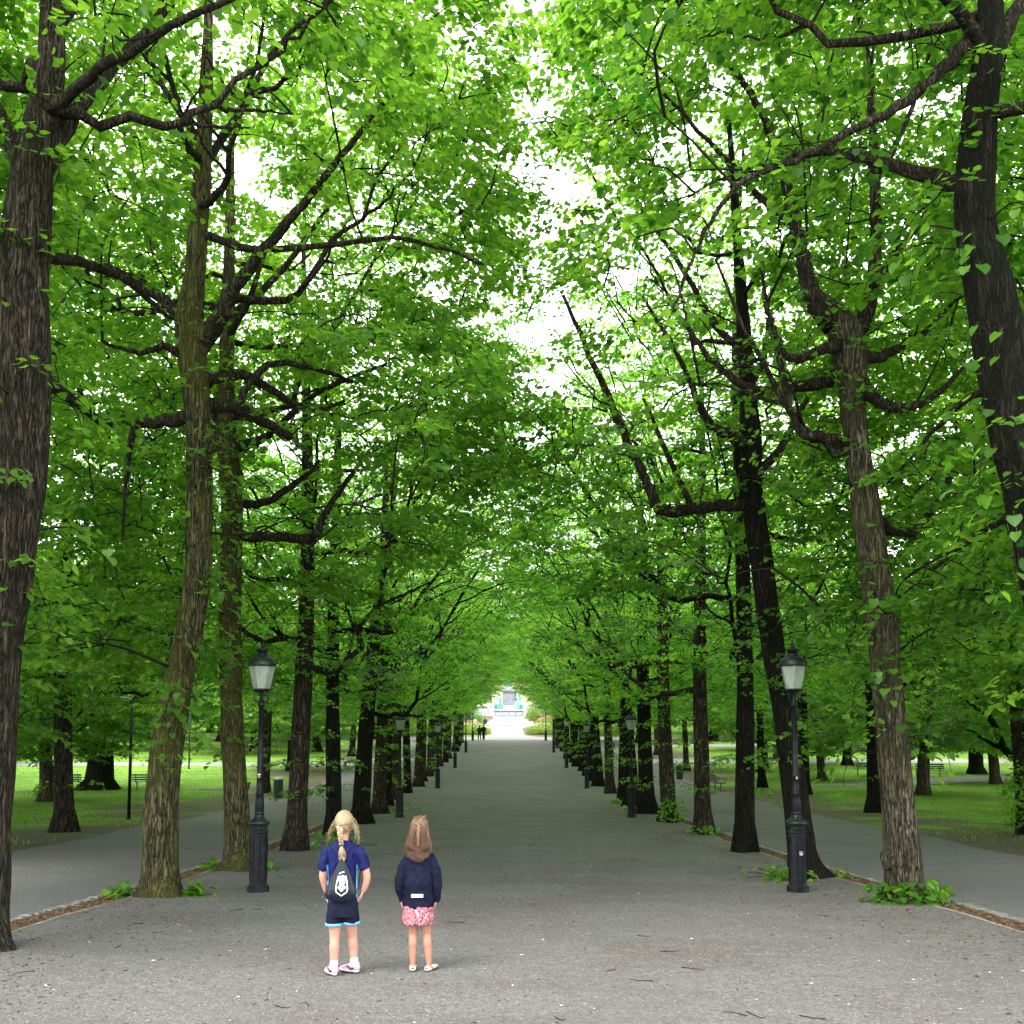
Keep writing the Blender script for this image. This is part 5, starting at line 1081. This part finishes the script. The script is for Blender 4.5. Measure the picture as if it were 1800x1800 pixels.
ex_, ez = .018, .785
def outline_band(pts, wd):
    P = np.array(pts, float); P = np.array([P[min(i, len(P) - 1)] * (1 - f) + P[min(i + 1, len(P) - 1)] * f for i in range(len(P) - 1) for f in np.linspace(0, 1, 5)[:-1]] + [P[-1]])
    T = np.gradient(P, axis=0); T /= np.linalg.norm(T, axis=1)[:, None]; Nn = np.stack([-T[:, 1], T[:, 0]], 1) * wd / 2; A = P + Nn; B = P - Nn; return [(a[0] + ex_, a[1] + ez) for a in A] + [(b[0] + ex_, b[1] + ez) for b in B]
eb = [outline_band([(-.030, .062), (-.040, .02), (-.048, -.040), (-.044, -.066), (0, -.098), (.044, -.066), (.048, -.040), (.040, .02), (.030, .062)], .008),
      outline_band([(-.026, .078), (-.010, .088), (.016, .093)], .008),
      outline_band([(-.026, .048), (-.018, .060), (-.012, .046), (-.006, .062), (0, .048), (.004, .068), (.008, .048), (.016, .060), (.024, .046)], .0075),
      outline_band([(-.028, .042), (.028, .046)], .006)]
for cxx, czz in ((-.020, -.030), (.020, -.030), (0, -.050), (0, -.012)):
    eb.append([(cxx - .016 + ex_, czz + ez), (cxx + ex_, czz + .016 + ez), (cxx + ex_, czz - .016 + ez), (cxx + .016 + ex_, czz + ez)])
flat_on_bag(eb[:4], 'shield_print'); 
g = G()
for q in eb[4:]:
    V = np.array([(x, 0, z) for x, z in (q[0], q[2], q[3], q[1])]); V[:, 1] = bag_y(V[:, 0], V[:, 2]); g.add(V, np.array([[0, 1, 2, 3]]))
g.build('check_print', M['print_white'], bag, False)
fc = bpy.data.curves.new('numerals', 'FONT'); fc.body = '98'; fc.size = .060; fc.align_x = 'CENTER'; fc.offset = .0012; tmp = bpy.data.objects.new('t', fc); COL.objects.link(tmp)
me = bpy.data.meshes.new_from_object(tmp.evaluated_get(bpy.context.evaluated_depsgraph_get())); bpy.data.objects.remove(tmp)
for v_ in me.vertices: x = v_.co.x * .95 + ex_; z = v_.co.y + ez - .004; v_.co = (x, bag_y(x, z) - .0005, z)
me.materials.clear(); me.materials.append(M['print_white']); link('numerals', me, bag)

# second child in the navy jacket
rq = np.random.default_rng(41); kx, ky = -.762, 9.0
ch = tag(empty('person', (kx, ky, gz(ky) + .022)), 'child with long light brown hair in navy jacket and pink floral skirt', 'person')
g = G(); HC = np.array((.008, .012, 1.205)); head(g, HC)
g.add(*tube([(0, 0, 1.0), (.003, 0, 1.08), (.006, .01, 1.14)], [.05, .04, .042], 16)); g.add(*loft([(0, 0, .46, .09, .075), (0, 0, .56, .105, .08), (0, 0, .7, .095, .07), (0, 0, .85, .09, .065), (0, 0, .95, .082, .05), (0, 0, 1.02, .055, .045)], 24))
g.add(*tube([(-.085, 0, .95), (-.144, -.01, .80), (-.147, .02, .60)], [.026, .024, .018], 12)); g.add(*tube([(.085, 0, .95), (.154, -.01, .80), (.150, .02, .60)], [.026, .024, .018], 12))
hand(g, (-.146, .02, .605), (.03, .1, -1), (-1, 0, 0), .88, .9, 1); hand(g, (.150, .02, .605), (-.03, .1, -1), (1, 0, 0), .88, .9, -1)
for hx, kx_, ax in ((-.050, -.042, -.043), (.060, .074, .096)):
    g.add(*tube(smoothline([(hx, 0, .50), (hx, 0, .40), (kx_, .004, .32), (kx_ + (ax - kx_) * .3, -.008, .25), (kx_ + (ax - kx_) * .6, -.004, .19), (ax, 0, .075), (ax, 0, .035)], 3), np.interp(np.linspace(0, 1, 19), [0, .18, .38, .56, .72, .9, 1], [.062, .050, .037, .039, .033, .021, .023]), 18)); g.add(*ball((ax, 0, .03), (.022, .03, .025)))
    g.add(*ball((ax + (.02 if ax > 0 else 0), .06, .022), (.024, .07, .014)))
remesh(g, 'body', M['skin_b'], ch, .0055, 3); face(ch, HC)
g = G(); g.add(*loft([(0, 0, .530, .110, .090), (0, 0, .56, .127, .102), (0, 0, .66, .128, .100), (0, 0, .80, .122, .094), (0, 0, .93, .120, .088), (0, 0, .985, .106, .076), (0, 0, 1.025, .076, .060), (0, .003, 1.06, .058, .056)], 34))
g.add(*tube(smoothline([(-.085, 0, .975), (-.118, 0, .92), (-.144, -.012, .82), (-.152, -.01, .74), (-.147, .012, .64), (-.146, .02, .585)], 3), np.interp(np.linspace(0, 1, 16), [0, .2, .5, .75, .93, 1], [.040, .042, .038, .036, .031, .026]), 20))
g.add(*tube(smoothline([(.085, 0, .975), (.122, 0, .92), (.154, -.012, .82), (.162, -.01, .74), (.153, .012, .64), (.150, .02, .585)], 3), np.interp(np.linspace(0, 1, 16), [0, .2, .5, .75, .93, 1], [.040, .042, .038, .036, .031, .026]), 20))
g.add(*tube(smoothline([(-.05, -.045, 1.055), (0, -.062, 1.05), (.05, -.045, 1.055)], 4), .020, 10))
remesh(g, 'jacket', M['navy_fleece'], ch, .006, 3, wrk(.020, 13, 7))
yb = -.111; V, F = box(-.050, .050, yb - .004, yb + .012, .640, .666); g = G().add(V, F); rt = g.build('reflective_tag', M['print_white'], ch, False)
V, F = loft([(0, 0, .60, .112, .092), (0, 0, .54, .128, .104), (0, 0, .47, .138, .112), (0, 0, .405, .146, .118), (0, 0, .400, .140, .112), (0, 0, .50, .118, .095)], 72, lambda a, t: 1 + .035 * min(1, t * 1.6) * np.sin(a * 11) + .02 * np.sin(a * 5 + 1)); G().add(V, F).build('skirt', M['floral'], ch)
shoe(ch, (-.043, 0, 0), R(4), .20, 'flat'); shoe(ch, (.096, 0, 0), R(-22), .20, 'flat')
hg = G(); hg.add(*ball(HC + [0, -.006, .012], (.079, .094, .101), 24, 15), .2)
hg.add(*loft([(.004, -.035, 1.24, .055, .035), (.004, -.042, 1.18, .070, .036), (.004, -.054, 1.10, .078, .030), (.003, -.076, 1.05, .076, .018), (.002, -.090, 1.02, .06, .012)], 28), .22)
ln = []
for k in range(1900):
    a = rq.uniform(-1, 1); fr = rq.uniform(-.2, 1); e0 = rq.uniform(.2, 1.45) if k % 3 else rq.uniform(.0, .6); az = math.pi / 2 + a * 2.6; x_end = .095 * a + rq.normal(0, .012)
    d0 = np.array([math.sin(az + math.pi / 2) * math.cos(e0), -math.cos(az + math.pi / 2) * math.cos(e0) * .9 - .1, math.sin(e0)]); d0 = np.array([a * math.cos(e0) * 1.0, rq.uniform(-.9, .5) * math.cos(e0), math.sin(e0)]); d0 /= np.linalg.norm(d0)
    d1 = np.array([a * .92, -.75 + .35 * abs(a), .1]); d1 /= np.linalg.norm(d1); L_ = []
    for t in (0, .5, 1): q = d0 * (1 - t) + d1 * t; q /= np.linalg.norm(q); L_.append(HC + [0, -.006, .012] + q * np.array([.083, .098, .105]) * rq.uniform(.99, 1.03))
    b = rq.uniform(0, 1); L_ += [(x_end * .93 + .004, -.088 - .02 * b + .035 * abs(a), 1.12), (x_end * 1.03 + .003, -.104 - .016 * b + .03 * abs(a), 1.04), (x_end * .95 + .002, -.118 - .010 * b + .02 * abs(a), rq.uniform(.93, 1.03) + .05 * abs(a))]; ln.append(L_)
strands(hg, ln, .0017, rq, .0014, tint=(.42, .30))
for s in (-1, 1):      # two rolled sections meeting at the small braid
    L_ = [HC + [s * .055, .05, .085], HC + [s * .050, -.01, .106], HC + [s * .030, -.062, .085], HC + [.0, -.092, .045]]
    for k in range(26): o = rq.normal(0, .006, 3); strands(hg, [[np.array(p) + o for p in L_]], .003, rq, .0006, tint=(.62, .2))
braid(hg, HC + [0, -.104, .055], (.004, -.128, 1.075), .0085, .0082, 5.5, rq, lambda t: -.010 * np.sin(math.pi * t))
hg.build('hair', M['hair_b'], ch)

# grown-ups far along the avenue
def adult(loc, rz, h, top, bottom, hairc, label, group, stride=.3, seed=0, bent=0.0, sit=False):
    root = tag(empty('person', (loc[0], loc[1], gz(loc[1]) + loc[2])), label, 'person', group); root.rotation_euler = (0, 0, rz); k = h / 1.75; root.scale = (k, k, k)
    g = G(); g.add(*ball((0, .02, 1.63), (.075, .092, .115), 14, 9)); g.add(*tube([(0, 0, 1.4), (0, .01, 1.56)], [.055, .05], 10)); g.add(*ball((0, .115, 1.61), (.014, .02, .02), 8, 5))
    g.add(*loft([(0, 0, .9, .15, .11), (0, 0, 1.1, .14, .1), (0, 0, 1.38, .18, .1), (0, 0, 1.46, .08, .06)], 16))
    for s in (-1, 1): q = (s * .24, .02 * s, .92); g.add(*tube([(s * .19, 0, 1.40), (s * .25, -.03, 1.15), q], [.045, .04, .025], 8)); hand(g, q, (0, .1, -1), (s, 0, 0), 1.2, .5, s)
    FT = ((-.09, .08 + stride / 2), (.09, -stride / 2)) if not sit else ((-.1, .5), (.1, .52))
    for x, y in FT:
        kn = (x, y * .6 + .04, .50) if not sit else (x, .48, .92); g.add(*tube([(x, 0, .92), kn, (x, y, .08)], [.085, .06, .042], 10)); g.add(*ball((x, y + .06, .045), (.045, .13, .045), 10, 7))
    remesh(g, 'body', M['skin_b'], root, .018, 2)
    g = G(); g.add(*loft([(0, 0, .86, .175, .135), (0, 0, 1.1, .165, .125), (0, 0, 1.38, .205, .125), (0, 0, 1.48, .09, .075)], 18))
    for s in (-1, 1): g.add(*tube([(s * .18, 0, 1.42), (s * .255, -.03, 1.15), (s * .245, .01, .97)], [.065, .058, .045], 10))
    remesh(g, 'jacket', top, root, .02, 2)
    g = G(); g.add(*loft([(0, 0, .80, .165, .13), (0, 0, .95, .155, .12)], 16))
    for x, y in FT: kn = (x, y * .6 + .04, .50) if not sit else (x, .48, .92); g.add(*tube([(x, 0, .90), kn, (x, y, .10)], [.10, .075, .062], 12))
    remesh(g, 'trousers', bottom, root, .02, 2)
    g = G(); g.add(*ball((0, .0, 1.66), (.09, .10, .11), 14, 9)); g.add(*ball((0, -.05, 1.58), (.07, .06, .10), 12, 7)); remesh(g, 'hair', hairc, root, .02, 2); return root
BK = cloth('black_cloth', (.006, .006, .008), (.012, .012, .015)); HB = mat('black_hair', (.01, .008, .007), .5, .4); JB = cloth('blue_jacket', (.01, .03, .25), (.02, .05, .32)); WH = cloth('white_top', (.6, .6, .6), (.7, .7, .7))
adult((-2.95, 113.0, .02), .25, 1.66, BK, BK, HB, 'woman in black on the left of the pair walking far down the avenue', 'pair walking at the end of the avenue', .35)
adult((-2.50, 113.2, .02), -.1, 1.76, BK, BK, HB, 'man in black on the right of the pair walking far down the avenue', 'pair walking at the end of the avenue', .40)
adult((-2.9, 141.6, -.25), math.pi * .9, 1.75, cloth('navy_coat', (.01, .015, .07), (.02, .03, .10)), BK, HB, 'person in navy sitting on the left of the monument steps', 'people by the monument', sit=True)
adult((-4.3, 141.9, -.3), math.pi * 1.1, 1.7, WH, JB, HB, 'person in a white top sitting left of the navy one by the monument', 'people by the monument', sit=True)
adult((8.6, 84.0, .012), .1, 1.75, JB, BK, HB, 'person in bright blue jacket on the right side path, glimpsed between trunks', 'walkers on the right of the avenue', .3)
adult((34.0, 100.0, .0), 1.4, 1.75, BK, BK, HB, 'distant figure in dark clothes on the pale path at the right', 'walkers on the right of the avenue', .4)

# ------------------------------------------------------------------ loose things on the ground
rg = np.random.default_rng(77)
def chips(name, n, xr, yr, sizes, material, tint, label, lift=.024, bias=1.0, elong=2.2, dens=None):
    x = rg.uniform(*xr, n); y = yr[0] + (yr[1] - yr[0]) * rg.uniform(0, 1, n) ** bias
    if dens is not None: k = dens(x, y) > rg.uniform(0, 1, n); x, y = x[k], y[k]
    n = len(x); z = np.interp(y, YS, ZS) + lift
    a = rg.uniform(0, 6.28, n); s = rg.uniform(*sizes, n); P = np.array([(-1, 0, 0), (0, -1, 0), (1, 0, 0), (0, 1, 0), (0, 0, 1)], dtype=float); P[:, 0] *= elong ** .5; P[:, 1] /= elong ** .5; P[:, 2] *= .45
    ca, sa = np.cos(a), np.sin(a); V = np.zeros((n, 5, 3))
    V[:, :, 0] = x[:, None] + s[:, None] * (P[:, 0] * ca[:, None] - P[:, 1] * sa[:, None]); V[:, :, 1] = y[:, None] + s[:, None] * (P[:, 0] * sa[:, None] + P[:, 1] * ca[:, None])
    V[:, :, 2] = z[:, None] + s[:, None] * P[:, 2] - .001 + rg.normal(0, .1, (n, 5)) * s[:, None] * .3
    F = (np.array([(0, 1, 4), (1, 2, 4), (2, 3, 4), (3, 0, 4)])[None] + (np.arange(n) * 5)[:, None, None]).reshape(-1, 3)
    return tag(mk(name, V.reshape(-1, 3), F, material, None, False, np.repeat(tint(n), 5)), label, kind='stuff')
chips('gravel_stones', 42000, (-5.2, 5.5), (5.5, 24), (.0025, .008), M['chip'], lambda n: np.clip(rg.normal(.46, .17, n), 0, .95), None, bias=1.5)
chips('gravel_stones', 9000, (-10.5, -5.9), (9, 26), (.004, .010), M['chip'], lambda n: np.clip(rg.normal(.42, .16, n), 0, 1), None, .013)
chips('gravel_stones', 9000, (6.1, 10.8), (9, 26), (.004, .010), M['chip'], lambda n: np.clip(rg.normal(.42, .16, n), 0, 1), None, .013)
chips('leaf_litter', 9000, (-5.3, 5.5), (5.5, 40), (.007, .02), M['litter'], lambda n: rg.uniform(0, 1, n), None, bias=1.5, elong=3.0, dens=lambda x, y: .10 + .9 * np.clip((np.abs(x) - 3.0) / 2, 0, 1))
chips('leaf_litter', 12000, (-5.3, 5.5), (5.5, 16), (.005, .014), M['litter'], lambda n: rg.uniform(0, .8, n), None, bias=1.2, elong=2.6, dens=lambda x, y: .05 + .95 * np.clip((-x - 2.2) / 2.6, 0, 1) * (.5 + .5 * np.sin(x * 2.1 + y * 1.3)) + .5 * np.clip((x - 3.8) / 2, 0, 1))
chips('leaf_litter', 7000, (-5.72, -5.33), (7, 60), (.012, .032), M['litter'], lambda n: rg.uniform(.1, 1, n), None, .012, 1.4, 2.5)
chips('leaf_litter', 7000, (5.6, 5.98), (7, 60), (.012, .032), M['litter'], lambda n: rg.uniform(.1, 1, n), None, .012, 1.4, 2.5)
chips('fallen_leaves', 150, (-5.0, 5.4), (6.5, 30), (.010, .018), M['chip'], lambda n: rg.uniform(.7, 1, n), None, .026, 1.4, 1.8)
g = G()
for k in range(70):
    x = rg.uniform(-5, 5.3); y = 6.5 + 26 * rg.uniform(0, 1) ** 1.3; a = rg.uniform(0, 6.28); l = rg.uniform(.05, .24)
    Q = smoothline([(x, y, 0), (x + l * .5 * math.cos(a), y + l * .5 * math.sin(a) + rg.normal(0, .035), 0), (x + l * math.cos(a), y + l * math.sin(a), 0)], 2); Q[:, 2] = [gz(q[1]) + .028 for q in Q]
    g.add(*tube(Q, [.004, .0035, .003, .0025, .0015], 4))
tag(g.build('fallen_twigs', M['twig']), kind='stuff')
# grass blades on the nearer lawns
def grass(xr, yr, n, seed):
    rq = np.random.default_rng(seed); x = rq.uniform(*xr, n); y = rq.uniform(*yr, n); z = np.interp(y, YS, ZS)
    keep = hnoise(np.stack([x, y, 0 * x], 1), .22, 3.) + np.clip((np.abs(x) - 14) / 9, -.4, .5) > rq.normal(-.02, .12, n); x, y, z = x[keep], y[keep], z[keep]; n = len(x)
    pos = np.stack([x, y, z - .005], 1); fw = rq.normal(0, .45, (n, 3)); fw[:, 2] = 1
    u = rq.normal(0, 1, (n, 3)); u[:, 2] = .2; s = rq.uniform(.05, .12, n)
    f = fw / np.linalg.norm(fw, axis=1)[:, None]; r = np.cross(f, u); r /= np.linalg.norm(r, axis=1)[:, None]
    V = np.stack([pos - r * .012, pos + r * .012, pos + f * s[:, None]], 1).reshape(-1, 3); F = np.arange(3 * n).reshape(-1, 3)
    return tag(mk('grass', V, F, M['leaf_lime2'], None, False, np.repeat(rq.uniform(0, 1, n), 3)), kind='stuff')
M['leaf_lime2'] = leaf_mat('grass_blade', (.08, .20, .02), (.22, .38, .04), (.10, .28, .01), (.3, .52, .05), .4)
grass((-40, -11.5), (22, 80), 60000, 1); grass((11.6, 42), (22, 80), 60000, 2)
